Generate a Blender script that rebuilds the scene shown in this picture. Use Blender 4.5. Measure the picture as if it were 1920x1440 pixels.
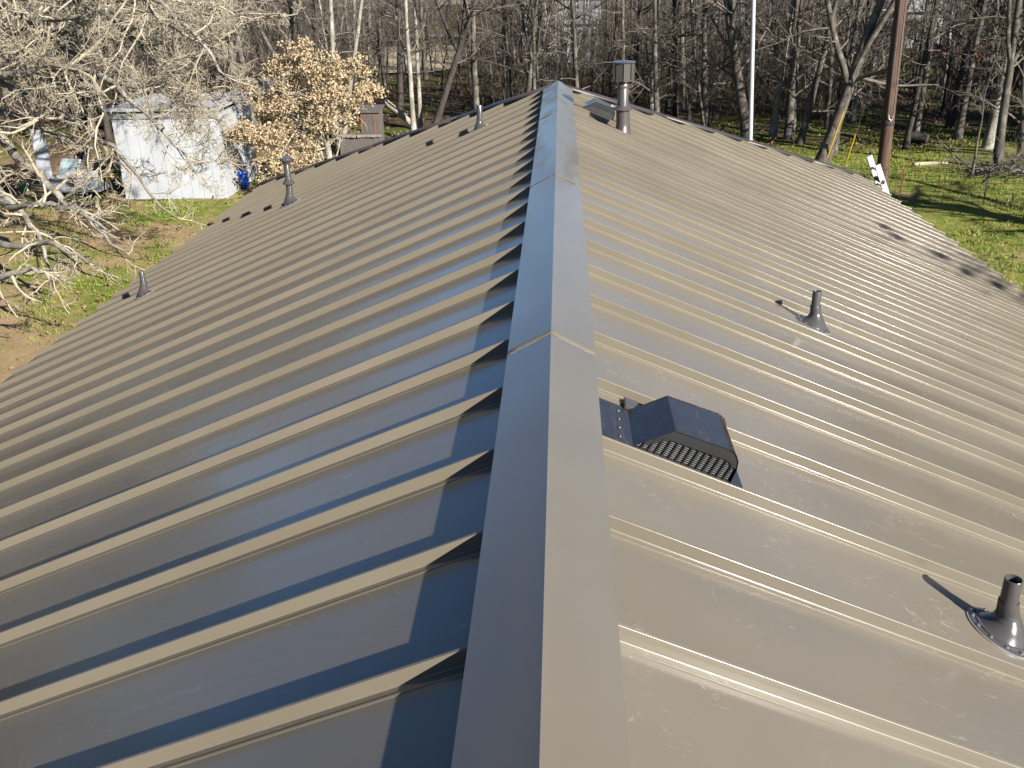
import bpy, bmesh, math, random
import numpy as np
from mathutils import Vector, Matrix

for o in list(bpy.data.objects): bpy.data.objects.remove(o)
scene = bpy.context.scene
COL = scene.collection
R = math.radians

# ------------------------------------------------------------------ camera, sky, sun, exposure
CAM = np.array([0.03667, 0.0, 1.28766])
CR = np.array([0.998668812, 0.047297614, -0.020580096])
CU = np.array([-0.000577848, 0.4092193, 0.912435878])
CF = np.array([-0.051577812, 0.911209361, -0.408701883])
FPX = 1776.6
cd = bpy.data.cameras.new('camera'); cam = bpy.data.objects.new('camera', cd); COL.objects.link(cam)
M = Matrix.Identity(4)
for i in range(3):
    M[i][0] = CR[i]; M[i][1] = CU[i]; M[i][2] = -CF[i]; M[i][3] = CAM[i]
cam.matrix_world = M
cd.sensor_width = 36; cd.lens = FPX / 1920 * 36; cd.clip_start = 0.05; cd.clip_end = 3000
scene.camera = cam

SUN_EL, SUN_AZ = 27.2, -45.0      # azimuth from +x towards +y
world = bpy.data.worlds.new('World'); scene.world = world; world.use_nodes = True
wn = world.node_tree; wn.nodes.clear()
wo = wn.nodes.new('ShaderNodeOutputWorld'); bg = wn.nodes.new('ShaderNodeBackground')
sk = wn.nodes.new('ShaderNodeTexSky'); sk.sky_type = 'NISHITA'; sk.sun_disc = False
sk.sun_elevation = R(SUN_EL); sk.sun_rotation = R(90 - SUN_AZ)
sk.air_density = 0.75; sk.dust_density = 0.1; sk.ozone_density = 4.5; sk.altitude = 300
bg.inputs['Strength'].default_value = 0.05
wn.links.new(sk.outputs[0], bg.inputs[0]); wn.links.new(bg.outputs[0], wo.inputs[0])
sd = bpy.data.lights.new('sun', 'SUN'); sd.energy = 5.0; sd.angle = R(0.53); sd.color = (1.0, 0.955, 0.885)
so = bpy.data.objects.new('sun', sd); COL.objects.link(so)
SUN = Vector((math.cos(R(SUN_EL)) * math.cos(R(SUN_AZ)), math.cos(R(SUN_EL)) * math.sin(R(SUN_AZ)), math.sin(R(SUN_EL))))
so.rotation_euler = SUN.to_track_quat('Z', 'Y').to_euler(); so.location = SUN * 60
vs = scene.view_settings
scene.display_settings.display_device = 'sRGB'
vs.view_transform = 'Standard'; vs.look = 'None'; vs.exposure = 1.68; vs.gamma = 1.0; vs.use_curve_mapping = False
scene.render.engine = 'CYCLES'
scene.cycles.max_bounces = 3; scene.cycles.diffuse_bounces = 1; scene.cycles.glossy_bounces = 2

GZ = -5.0                      # ground level (roof ridge is z = 0)
rng = np.random.default_rng(7); random.seed(7)

# ------------------------------------------------------------------ helpers
def ray(px, py):
    return CF + CR * (px - 960) / FPX - CU * (py - 720) / FPX
def at(px, py, Y):
    d = ray(px, py); return CAM + d * (Y / d[1])
def on_ground(px, py, z=GZ):
    d = ray(px, py); return CAM + d * ((z - CAM[2]) / d[2])
def to_px(P):
    d = np.asarray(P, float) - CAM; w = d @ CF
    return 960 + FPX * (d @ CR) / w, 720 - FPX * (d @ CU) / w

def mesh_np(name, V, F, smooth=False):
    """V (n,3), F list of (m,k) int arrays"""
    me = bpy.data.meshes.new(name)
    V = np.asarray(V, np.float32); me.vertices.add(len(V)); me.vertices.foreach_set('co', V.ravel())
    Fs = [np.asarray(f, np.int32) for f in F if len(f)]
    nl = sum(f.size for f in Fs); npoly = sum(len(f) for f in Fs)
    me.loops.add(nl); me.polygons.add(npoly)
    me.loops.foreach_set('vertex_index', np.concatenate([f.ravel() for f in Fs]))
    tot = np.concatenate([np.full(len(f), f.shape[1], np.int32) for f in Fs])
    st = np.concatenate([[0], np.cumsum(tot)[:-1]]).astype(np.int32)
    me.polygons.foreach_set('loop_start', st)
    try: me.polygons.foreach_set('loop_total', tot)
    except Exception: pass
    if smooth: me.polygons.foreach_set('use_smooth', np.ones(npoly, bool))
    me.update(calc_edges=True); me.validate()
    return me

def link(name, me, mat=None, parent=None):
    o = bpy.data.objects.new(name, me); COL.objects.link(o)
    if mat is not None and len(me.materials) == 0: me.materials.append(mat)
    if parent is not None: o.parent = parent
    return o
def tag(o, label=None, cat=None, group=None, kind=None):
    if label: o['label'] = label
    if cat: o['category'] = cat
    if group: o['group'] = group
    if kind: o['kind'] = kind
    return o
def empty(name, loc=(0, 0, 0), label=None, cat=None, group=None):
    o = bpy.data.objects.new(name, None); COL.objects.link(o); o.location = loc; o.empty_display_size = .1
    return tag(o, label, cat, group)

class MB:
    """collects simple shapes into one mesh"""
    def __init__(s): s.v = []; s.q = []; s.n = 0
    def add(s, V, F):
        V = np.asarray(V, float)
        s.v.append(V)
        for f in F: s.q.append([i + s.n for i in f])
        s.n += len(V); return s
    def box(s, c, d, rz=0, rx=0, ry=0):
        x, y, z = np.array(d) / 2
        V = np.array([(-x,-y,-z),(x,-y,-z),(x,y,-z),(-x,y,-z),(-x,-y,z),(x,-y,z),(x,y,z),(-x,y,z)])
        if rz or rx or ry:
            E = np.array(Matrix.Rotation(rz, 3, 'Z') @ Matrix.Rotation(ry, 3, 'Y') @ Matrix.Rotation(rx, 3, 'X')); V = V @ E.T
        return s.add(V + np.array(c), [(0,3,2,1),(4,5,6,7),(0,1,5,4),(1,2,6,5),(2,3,7,6),(3,0,4,7)])
    def bar(s, a, b, w, h=None):
        a = np.array(a, float); b = np.array(b, float); h = h or w
        t = b - a; t /= np.linalg.norm(t); ref = np.array([0,0,1.]) if abs(t[2]) < .9 else np.array([1.,0,0])
        p = np.cross(t, ref); p /= np.linalg.norm(p); q = np.cross(p, t)
        V = [e + p*i*w/2 + q*j*h/2 for e in (a, b) for i, j in ((-1,-1),(1,-1),(1,1),(-1,1))]
        return s.add(V, [(3,2,1,0),(4,5,6,7),(0,1,5,4),(1,2,6,5),(2,3,7,6),(3,0,4,7)])
    def lathe(s, prof, seg=24, c=(0,0,0), cap=True, tilt=None):
        V = []; F = []
        for r_, z in prof:
            for k in range(seg):
                a = 2*math.pi*k/seg; V.append((r_*math.cos(a), r_*math.sin(a), z))
        for j in range(len(prof)-1):
            for k in range(seg):
                k2 = (k+1) % seg
                F.append((j*seg+k, j*seg+k2, (j+1)*seg+k2, (j+1)*seg+k))
        if cap:
            F.append(tuple(reversed(range(seg)))); F.append(tuple((len(prof)-1)*seg+k for k in range(seg)))
        V = np.array(V)
        if tilt is not None: V = V @ np.array(tilt).T
        return s.add(V + np.array(c), F)
    def tube(s, pts, rad, seg=8):
        pts = np.array(pts, float); n = len(pts)
        rad = np.broadcast_to(np.array(rad, float), (n,))
        V, F = tubes(pts[None], rad[None], seg)
        return s.add(V, [tuple(f) for f in F])
    def build(s, name, mat, parent=None, smooth=False, bevel=0):
        me = bpy.data.meshes.new(name); me.from_pydata(np.concatenate(s.v).tolist(), [], s.q)
        if smooth:
            me.polygons.foreach_set('use_smooth', np.ones(len(me.polygons), bool))
            try: me.set_sharp_from_angle(angle=R(38))
            except Exception: pass
        me.update()
        o = link(name, me, mat, parent)
        if bevel:
            b = o.modifiers.new('bevel', 'BEVEL'); b.width = bevel; b.segments = 2; b.limit_method = 'ANGLE'
        return o

def tubes(P, Rr, k):
    """P (B,n,3), Rr (B,n) -> verts, quads for B tapered tubes of k sides"""
    B, n, _ = P.shape
    T = np.gradient(P, axis=1); T /= np.linalg.norm(T, axis=2, keepdims=True) + 1e-9
    mt = T.mean(1); ref = np.where(np.abs(mt[:, 2:3]) > .8, np.array([[1., 0, 0]]), np.array([[0, 0, 1.]]))
    U = np.cross(T, ref[:, None, :]); U /= np.linalg.norm(U, axis=2, keepdims=True) + 1e-9
    W = np.cross(T, U)
    a = np.arange(k) * 2 * math.pi / k
    V = P[:, :, None, :] + Rr[:, :, None, None] * (np.cos(a)[None, None, :, None] * U[:, :, None, :] + np.sin(a)[None, None, :, None] * W[:, :, None, :])
    idx = np.arange(B * n * k).reshape(B, n, k)
    q = np.stack([idx[:, :-1, :], np.roll(idx, -1, 2)[:, :-1, :], np.roll(idx, -1, 2)[:, 1:, :], idx[:, 1:, :]], -1)
    return V.reshape(-1, 3), q.reshape(-1, 4)

# ------------------------------------------------------------------ materials
def new_mat(name):
    m = bpy.data.materials.new(name); m.use_nodes = True
    nt = m.node_tree; b = nt.nodes['Principled BSDF']
    return m, nt, b
def N(nt, typ, **kw):
    n = nt.nodes.new(typ)
    for k, v in kw.items():
        if hasattr(n, k): setattr(n, k, v)
    return n
def pos_noise(nt, scale, detail=4, rough=.55, stretch=None, obj=False, distort=0.0):
    if obj:
        c = N(nt, 'ShaderNodeTexCoord').outputs['Object']
    else:
        c = N(nt, 'ShaderNodeNewGeometry').outputs['Position']
    if stretch:
        mp = N(nt, 'ShaderNodeMapping'); mp.inputs['Scale'].default_value = stretch; nt.links.new(c, mp.inputs[0]); c = mp.outputs[0]
    n = N(nt, 'ShaderNodeTexNoise'); n.inputs['Scale'].default_value = scale; n.inputs['Detail'].default_value = detail
    n.inputs['Roughness'].default_value = rough; n.inputs['Distortion'].default_value = distort
    nt.links.new(c, n.inputs['Vector']); return n.outputs['Fac']
KA = .52      # the photograph is exposed well up, so surface colours sit low
def ramp(nt, fac, stops, k=None):
    k = KA if k is None else k
    stops = [(p, tuple(v*k for v in c)) for p, c in stops]
    r = N(nt, 'ShaderNodeValToRGB'); e = r.color_ramp.elements
    e[0].position, e[0].color = stops[0][0], (*stops[0][1], 1) if len(stops[0][1]) == 3 else stops[0][1]
    e[1].position, e[1].color = stops[-1][0], (*stops[-1][1], 1)
    for p, c in stops[1:-1]:
        x = e.new(p); x.color = (*c, 1)
    nt.links.new(fac, r.inputs[0]); return r.outputs[0]
def mapr(nt, fac, a, b, c, d):
    m = N(nt, 'ShaderNodeMapRange'); nt.links.new(fac, m.inputs[0])
    for i, v in enumerate((a, b, c, d)): m.inputs[i+1].default_value = v
    return m.outputs[0]
def mixc(nt, fac, a, b, blend='MIX'):
    m = N(nt, 'ShaderNodeMix'); m.data_type = 'RGBA'; m.blend_type = blend
    for sock, v in ((m.inputs[0], fac), (m.inputs[6], a), (m.inputs[7], b)):
        if hasattr(v, 'is_linked') or hasattr(v, 'node'): nt.links.new(v, sock)
        elif isinstance(v, (int, float)): sock.default_value = v
        else: sock.default_value = (*v, 1)
    return m.outputs[2]
def math_(nt, op, a, b):
    m = N(nt, 'ShaderNodeMath'); m.operation = op
    for s_, v in ((m.inputs[0], a), (m.inputs[1], b)):
        if isinstance(v, (int, float)): s_.default_value = v
        else: nt.links.new(v, s_)
    return m.outputs[0]
def bump(nt, b, fac, strength, dist):
    n = N(nt, 'ShaderNodeBump'); n.inputs['Strength'].default_value = strength; n.inputs['Distance'].default_value = dist
    nt.links.new(fac, n.inputs['Height']); nt.links.new(n.outputs[0], b.inputs['Normal']); return n

def paint_metal(name, base, rough=.3, scuff=True, wav=.012, droug=0.0, ior=1.5):
    m, nt, b = new_mat(name)
    big = pos_noise(nt, 1.7, 3, .5)
    col = ramp(nt, big, [(.3, tuple(c*.93 for c in base)), (.7, tuple(c*1.05 for c in base))])
    if scuff:
        # dusty smears and rubbed footprints, dense in some spots and absent in others
        fine = pos_noise(nt, 9, 4, .7, stretch=(.8, 1.9, .8), distort=2.4)
        where = pos_noise(nt, 1.1, 2, .5)
        a = mapr(nt, fine, .58, .74, 0, 1); w = mapr(nt, where, .52, .66, 0, 1)
        # only the flat pans get walked on and rubbed, not the upright seams
        gn = N(nt, 'ShaderNodeNewGeometry'); sn = N(nt, 'ShaderNodeSeparateXYZ'); nt.links.new(gn.outputs['True Normal'], sn.inputs[0]); flat = mapr(nt, sn.outputs[2], .84, .9, 0, 1)
        mask = math_(nt, 'MULTIPLY', math_(nt, 'MULTIPLY', a, w), flat)
        col = mixc(nt, math_(nt, 'MULTIPLY', mask, .5), col, (.24, .23, .21))
        # thin curling scratches: contour lines of a noise, kept only in scattered patches
        for sc_, seed_, lo_ in ((5.5, (1, 1, 1), .585), (13, (.6, 1.7, .9), .575)):
            n_ = pos_noise(nt, sc_, 2, .6, stretch=seed_, distort=1.6)
            ln_ = mapr(nt, math_(nt, 'ABSOLUTE', math_(nt, 'SUBTRACT', n_, .5), 0), 0, .0045, 1, 0)
            w2 = mapr(nt, pos_noise(nt, 3.1, 3, .6, stretch=(seed_[1], 1, seed_[0])), lo_, lo_+.07, 0, .5)
            col = mixc(nt, math_(nt, 'MULTIPLY', math_(nt, 'MULTIPLY', ln_, w2), flat), col, (.34, .33, .31))
        # each sheet of metal differs a little in tone, and rain has left faint streaks down the slope
        oi = N(nt, 'ShaderNodeObjectInfo')
        col = mixc(nt, 1.0, col, ramp(nt, oi.outputs['Random'], [(0, (.94, .94, .94)), (1, (1.05, 1.05, 1.05))], 1), 'MULTIPLY')
        st_ = pos_noise(nt, 1, 3, .6, stretch=(.5, 26, .5))
        rr = math_(nt, 'ADD', mapr(nt, big, .3, .7, rough - .04, rough + .05), math_(nt, 'MULTIPLY', mask, .25))
        rr = math_(nt, 'ADD', rr, mapr(nt, st_, .35, .7, -.02, .06))
        nt.links.new(rr, b.inputs['Roughness'])
    else:
        b.inputs['Roughness'].default_value = rough
    nt.links.new(col, b.inputs['Base Color'])
    b.inputs['Diffuse Roughness'].default_value = droug
    b.inputs['IOR'].default_value = ior
    wv = pos_noise(nt, 2.6, 2, .4, stretch=(.5, 1.3, .5))
    bump(nt, b, wv, .55, wav)
    return m
def simple(name, base, rough=.6, var=.15, scale=6, bmp=0, metal=0, obj=True, stretch=None, bscale=None):
    m, nt, b = new_mat(name)
    f = pos_noise(nt, scale, 5, .6, obj=obj, stretch=stretch)
    nt.links.new(ramp(nt, f, [(.3, tuple(c*(1-var) for c in base)), (.7, tuple(min(1, c*(1+var)) for c in base))]), b.inputs['Base Color'])
    b.inputs['Roughness'].default_value = rough; b.inputs['Metallic'].default_value = metal
    if bmp: bump(nt, b, pos_noise(nt, bscale or scale*4, 5, .65, obj=obj, stretch=stretch), .8, bmp)
    return m

MAT = {}
MAT['roof'] = paint_metal('roof_paint', (.218, .186, .137), .2, wav=.0018, droug=0, ior=1.5)
MAT['cap'] = paint_metal('cap_paint', (.20, .173, .13), .17, scuff=False, wav=.003, droug=0, ior=1.55)
MAT['hip'] = paint_metal('hip_trim_paint', (.075, .058, .05), .45, scuff=False, wav=.002)
MAT['vent'] = paint_metal('vent_paint', (.085, .077, .074), .2, scuff=False, wav=.002)
MAT['flue'] = paint_metal('flue_paint', (.10, .086, .078), .3, scuff=False, wav=.002)
m, nt, b = new_mat('vent_hood_paint')      # glossy brown hood with rubbed, dusty streaks
f = pos_noise(nt, 22, 6, .7, stretch=(1, .35, 1), distort=1.5)
nt.links.new(ramp(nt, f, [(.42, (.03, .028, .027)), (.62, (.04, .037, .035)), (.78, (.17, .15, .13))]), b.inputs['Base Color'])
nt.links.new(mapr(nt, f, .45, .75, .13, .4), b.inputs['Roughness']); MAT['hood'] = m
MAT['grille'] = simple('black_grille', (.012, .012, .012), .6, .2)
MAT['mesh'] = simple('grille_mesh', (.5, .5, .5), .4, .2, metal=.6)
MAT['sealant'] = simple('grey_sealant', (.30, .29, .28), .35, .2, 30)
MAT['deck'] = simple('dark_underlay', (.03, .03, .03), .9, .2)
MAT['soffit'] = simple('soffit_paint', (.55, .5, .42), .7, .05)

m, nt, b = new_mat('brick_wall')
br = N(nt, 'ShaderNodeTexBrick'); br.inputs['Scale'].default_value = 1; br.inputs['Brick Width'].default_value = .21; br.inputs['Row Height'].default_value = .075
br.inputs['Mortar Size'].default_value = .006
br.inputs['Color1'].default_value = (.2, .1, .07, 1); br.inputs['Color2'].default_value = (.14, .07, .05, 1); br.inputs['Mortar'].default_value = (.25, .24, .21, 1)
tc = N(nt, 'ShaderNodeTexCoord'); sp = N(nt, 'ShaderNodeSeparateXYZ'); cb = N(nt, 'ShaderNodeCombineXYZ')
nt.links.new(tc.outputs['Object'], sp.inputs[0]); nt.links.new(math_(nt, 'ADD', sp.outputs[0], sp.outputs[1]), cb.inputs[0]); nt.links.new(sp.outputs[2], cb.inputs[1])
nt.links.new(cb.outputs[0], br.inputs[0]); nt.links.new(br.outputs[0], b.inputs['Base Color']); b.inputs['Roughness'].default_value = .85
MAT['brick'] = m

def bark(name, dark, light, lichen=None, sc=9):
    m, nt, b = new_mat(name)
    f = pos_noise(nt, sc, 6, .7, stretch=(1, 1, .3))
    col = ramp(nt, f, [(.3, dark), (.52, tuple((a+c)/2 for a, c in zip(dark, light))), (.72, light)])
    if lichen:
        g = pos_noise(nt, 3.1, 4, .6); col = mixc(nt, mapr(nt, g, .5, .62, 0, .8), col, tuple(v*KA for v in lichen))
    nt.links.new(col, b.inputs['Base Color']); b.inputs['Roughness'].default_value = .9
    b.inputs['Specular IOR Level'].default_value = .2
    bump(nt, b, f, .9, .02); return m
MAT['bark'] = bark('woods_bark', (.05, .042, .034), (.20, .17, .137), (.24, .225, .19))
MAT['bark_dark'] = bark('dark_bark', (.035, .03, .026), (.12, .10, .085))
MAT['bark_pale'] = bark('pale_bark', (.17, .15, .12), (.46, .42, .35), (.5, .47, .4))
MAT['twig'] = bark('woods_twig', (.10, .082, .066), (.30, .255, .205))
MAT['twig_pale'] = bark('pale_twig', (.33, .285, .21), (.68, .59, .43), sc=5)
MAT['brush'] = bark('brush_twig', (.065, .052, .042), (.17, .14, .108))

def leafmat(name, stops, scale=2.5, trans=.25):
    m, nt, b = new_mat(name)
    f = pos_noise(nt, scale, 4, .8)
    nt.links.new(ramp(nt, f, stops), b.inputs['Base Color']); b.inputs['Roughness'].default_value = .65
    b.inputs['Specular IOR Level'].default_value = .25
    tr = N(nt, 'ShaderNodeBsdfTranslucent'); nt.links.new(ramp(nt, f, stops), tr.inputs[0])
    mx = N(nt, 'ShaderNodeMixShader'); mx.inputs[0].default_value = trans
    nt.links.new(b.outputs[0], mx.inputs[1]); nt.links.new(tr.outputs[0], mx.inputs[2])
    nt.links.new(mx.outputs[0], nt.nodes['Material Output'].inputs[0]); return m
MAT['oakleaf'] = leafmat('dry_oak_leaf', [(.3, (.52, .36, .19)), (.5, (.73, .56, .34)), (.7, (.86, .72, .50))], 14, .3)
MAT['grass'] = leafmat('grass_blade', [(.24, (.60, .47, .20)), (.38, (.40, .40, .09)), (.54, (.22, .33, .045)), (.66, (.30, .38, .06)), (.78, (.58, .48, .17))], .9, .3)
MAT['litter'] = leafmat('leaf_litter', [(.3, (.10, .058, .03)), (.5, (.24, .15, .08)), (.72, (.46, .35, .22))], 20, .1)

# ground: lawn near the house, leaf litter under the woods
m, nt, b = new_mat('ground')
big = pos_noise(nt, .34, 4, .6); mid = pos_noise(nt, 2.2, 5, .65); fine = pos_noise(nt, 16, 5, .75)
lawn = ramp(nt, mid, [(.28, (.58, .42, .19)), (.42, (.38, .36, .09)), (.56, (.21, .28, .045)), (.76, (.50, .42, .14))])
soil = ramp(nt, mid, [(.3, (.46, .31, .16)), (.7, (.64, .46, .26))])
lit = ramp(nt, fine, [(.32, (.035, .024, .016)), (.5, (.10, .066, .04)), (.68, (.24, .17, .11))])
geo = N(nt, 'ShaderNodeNewGeometry'); sp = N(nt, 'ShaderNodeSeparateXYZ'); nt.links.new(geo.outputs['Position'], sp.inputs[0])
worn = math_(nt, 'ADD', big, mapr(nt, sp.outputs[0], -9, 4, .115, -.06))   # the left lawn is worn to bare soil in places
lawn = mixc(nt, mapr(nt, worn, .52, .62, 0, .95), lawn, soil)
yw = math_(nt, 'ADD', sp.outputs[1], math_(nt, 'MULTIPLY', big, 14))
wood = mapr(nt, yw, 38.5, 44, 0, 1)
mossy = mapr(nt, math_(nt, 'ADD', pos_noise(nt, .22, 4, .6), mapr(nt, sp.outputs[0], 3, 14, 0, .045)), .50, .60, 0, .8)
lit = mixc(nt, mossy, lit, ramp(nt, fine, [(.35, (.07, .095, .018)), (.65, (.18, .215, .04))]))
col = mixc(nt, wood, lawn, lit)
col = mixc(nt, .35, col, ramp(nt, fine, [(.3, (.35, .35, .35)), (.7, (1.25, 1.25, 1.25))], 1), 'MULTIPLY')
nt.links.new(col, b.inputs['Base Color']); b.inputs['Roughness'].default_value = .95; b.inputs['Specular IOR Level'].default_value = .1
bump(nt, b, fine, 1.0, .06); MAT['ground'] = m
MAT['field'] = simple('dry_field', (.48, .39, .24), .95, .2, .6, obj=False)
MAT['road'] = simple('pale_gravel', (.42, .40, .36), .95, .1, 2, obj=False)
MAT['white'] = simple('white_metal', (.52, .54, .565), .5, .12, 1.4)
MAT['offwhite'] = simple('weathered_white', (.5, .5, .49), .55, .12, 4)
MAT['greyband'] = simple('grey_green_trim', (.30, .32, .30), .6, .1)
MAT['blue'] = simple('blue_plastic', (.012, .07, .46), .35, .2, 8)
MAT['bluegrey'] = simple('blue_roof', (.05, .13, .26), .5, .2)
MAT['aqua'] = simple('pale_aqua_paint', (.55, .68, .70), .5, .08)
MAT['black'] = simple('black_rubber', (.018, .018, .02), .7, .2)
MAT['steel'] = simple('galvanised', (.45, .46, .47), .4, .1, 20, metal=.7)
MAT['alu'] = simple('aluminium', (.80, .81, .82), .38, .05, 20, metal=.25)
MAT['yellow'] = simple('yellow_plastic', (.72, .45, .02), .5, .1)
MAT['rust'] = simple('rusty_steel', (.34, .12, .05), .8, .3, 30)
MAT['darkpost'] = simple('dark_post', (.035, .03, .025), .7, .2, 20)
MAT['wire'] = simple('fence_wire', (.045, .04, .035), .6, .1, metal=.4)
MAT['oldwood'] = simple('weathered_wood', (.12, .102, .088), .9, .35, 5, .004, stretch=(8, 8, .6))
MAT['redwood'] = simple('red_brown_wood', (.22, .10, .06), .9, .3, 5, .004, stretch=(8, 8, .6))
MAT['pole'] = simple('creosote_pole', (.105, .052, .029), .85, .55, 3, .008, stretch=(5, 5, .5))
MAT['stone'] = simple('pale_stone', (.28, .245, .20), .9, .2, 5, .01)
MAT['log'] = simple('pale_log', (.45, .37, .27), .9, .25, 6, .01)
MAT['redpaint'] = simple('faded_red', (.42, .09, .05), .6, .2)
MAT['glassdark'] = simple('dark_window', (.03, .035, .04), .15, .1)
MAT['orange'] = simple('orange_plastic', (.65, .22, .05), .6, .2)
MAT['green'] = simple('green_plastic', (.05, .22, .12), .5, .2)

# ------------------------------------------------------------------ setting: ground, field, lane
def sheet(name, pts, z, mat, kind='structure', sub=None):
    me = bpy.data.meshes.new(name); me.from_pydata([(x, y, z) for x, y in pts], [], [tuple(range(len(pts)))]); me.update()
    return tag(link(name, me, mat), kind=kind)
n = 160
gx = np.concatenate([[-1500, -400], np.linspace(-90, 90, n), [400, 1500]]); gy = np.concatenate([[-1500, -300], np.linspace(-30, 150, n), [400, 1500]])
X, Y = np.meshgrid(gx, gy); Z = np.full_like(X, GZ)
inner = (np.abs(X) < 89) & (Y > -29) & (Y < 149)
Z += inner * (.05*np.sin(X*.7 + 1.3)*np.sin(Y*.55) + .03*np.sin(X*1.9)*np.cos(Y*1.7 + .6) + .02*rng.standard_normal(X.shape))
k = len(gx); idx = np.arange(k*len(gy)).reshape(len(gy), k)
gf = np.stack([idx[:-1, :-1], idx[:-1, 1:], idx[1:, 1:], idx[1:, :-1]], -1).reshape(-1, 4)
tag(link('ground', mesh_np('ground', np.stack([X, Y, Z], -1).reshape(-1, 3), [gf], True), MAT['ground']), kind='structure')
def soft_outline(cx, cy, rx, ry, n=40, w=.12):
    return [(cx + rx*math.cos(a)*(1+w*math.sin(3*a+1)+w*.6*math.sin(7*a)), cy + ry*math.sin(a)*(1+w*math.cos(2*a)+w*.5*math.sin(5*a))) for a in np.linspace(0, 2*math.pi, n, endpoint=False)]
sheet('field', soft_outline(-10.5, 70, 5, 12), GZ + .14, MAT['field'])
sheet('field', soft_outline(10, 190, 160, 40), GZ + .15, MAT['field'])
sheet('lane', [(-90, 92), (90, 84), (90, 88), (-90, 96)], GZ + .19, MAT['road'])

# ------------------------------------------------------------------ the house with its hipped metal roof
AL = R(22.8); CA, SA = math.cos(AL), math.sin(AL)
SP = .457; Y0L, Y0R = 1.635, 1.72; YE = 11.15; YN = -4.0; LS = 5.635
RIB = .039; XE = LS*CA; ZE = -LS*SA
def rp(side, t, y, n):           # roof coordinates -> world (n = 0 is the top of the ribs)
    return (side*(t*CA + n*SA), y, -t*SA + n*CA)
house = empty('house', (0, (YE+YN)/2, GZ), 'long house with hipped bronze standing seam metal roof in the foreground', 'house')
def hp(o):                       # parent keeping world placement
    o.parent = house; o.matrix_parent_inverse = Matrix.Translation(-house.location); return o
# walls, soffit, fascia
w = MB(); wx = XE - .5; y0, y1 = YN - wx, YE + wx
for a, c in (((0, y0), (2*wx, .2)), ((0, y1), (2*wx, .2)), ((-wx, (y0+y1)/2), (.2, y1-y0+.2)), ((wx, (y0+y1)/2), (.2, y1-y0+.2))):
    w.box((a[0], a[1], (GZ + ZE - .14)/2), (c[0], c[1], ZE - .14 - GZ))
hp(w.build('wall', MAT['brick']))
w = MB(); w.box((0, (YE+YN)/2, ZE - .12), (2*XE - .1, YE - YN + 2*XE - .1, .03)); hp(w.build('soffit', MAT['soffit']))
for side in (-1, 1):
    w = MB(); w.box((side*(XE-.03), (YE+YN)/2, ZE - .13), (.025, YE-YN+2*XE-.02, .15)); hp(w.build('fascia', MAT['hip']))
for yy in (YN - XE + .03, YE + XE - .03):
    w = MB(); w.box((0, yy, ZE - .13), (2*XE - .1, .025, .15)); hp(w.build('fascia', MAT['hip']))
# roof deck under the panels (closed hip shape)
d = -RIB - .02; zt = d/CA
V = [(0, YN, zt), (0, YE, zt)] + [(sx*XE*.995, sy, ZE + zt) for sx, sy in ((-1, YN-XE*.995), (1, YN-XE*.995), (1, YE+XE*.995), (-1, YE+XE*.995))]
me = bpy.data.meshes.new('roof'); me.from_pydata(V, [], [(0, 1, 5, 2), (1, 0, 3, 4), (0, 2, 3), (1, 4, 5)]); me.update()
roof = hp(link('roof', me, MAT['deck']))
# panel cross-section: pan, low stiffening bead, seam
PROF = [(.0062, -RIB), (.011, -RIB-.0002), (.015, -RIB-.0002), (SP-.045, -RIB-.0002), (SP-.0385, -RIB-.0002), (SP-.0362, -RIB+.0012), (SP-.0325, -RIB+.0022), (SP-.0285, -RIB+.0018), (SP-.0275, -RIB), (SP-.024, -RIB), (SP-.011, -RIB), (SP-.0078, -RIB)]
PROF += [(SP-.0078 + .002*math.sin(R(q)), -RIB + .002*(1-math.cos(R(q)))) for q in (22.5, 45, 67.5, 90)]
PROF += [(SP-.0058, -RIB+.004), (SP-.0058, -.0045)]
PROF += [(SP-.0058 + .0024*(1-math.cos(R(q))), -.0024 + .0024*math.sin(R(q))) for q in (0, 22.5, 45, 67.5, 90)]
PROF += [(SP+.0035, 0), (SP+.0052, -.0012), (SP+.0058, -.0035), (SP+.0058, -RIB)]
def panel_mesh(side, ya, t0s, rows=6):
    """strip whose start along the slope differs for each profile point"""
    V = []; F = []; m_ = len(PROF)
    for j in range(rows+1):
        for (dy, nn), t0 in zip(PROF, t0s):
            t = t0 + (LS - t0)*j/rows
            V.append(rp(side, t, ya+dy, nn))
    for (dy, nn) in PROF:        # small drip fold at the eave
        V.append(rp(side, LS+.002, ya+dy, nn-.012))
    for j in range(rows+1):
        for i in range(m_-1):
            a, b_, c, e = j*m_+i, j*m_+i+1, (j+1)*m_+i+1, (j+1)*m_+i
            F.append((a, b_, c, e) if side > 0 else (e, c, b_, a))
    me = mesh_np('roof_panel', V, [np.array(F)], True)
    me.set_sharp_from_angle(angle=R(25)); me.materials.append(MAT['roof']); return me
def sub(o):
    o.parent = roof; return o
for side, yb in ((-1, Y0L), (1, Y0R)):
    full = None
    for i in range(-23, 34):
        ya = yb + i*SP
        t0s = [max(.06, (ya+dy-YE)/CA, (YN-ya-dy)/CA) for dy, _ in PROF]
        if max(t0s) > LS - .02: continue
        if max(t0s) <= .06:
            if full is None: full = panel_mesh(side, 0, [.06]*len(PROF))
            o = link('roof_panel', full); o.location = (0, ya, 0)
        else:
            o = link('roof_panel', panel_mesh(side, ya, t0s))
        sub(o)
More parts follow.
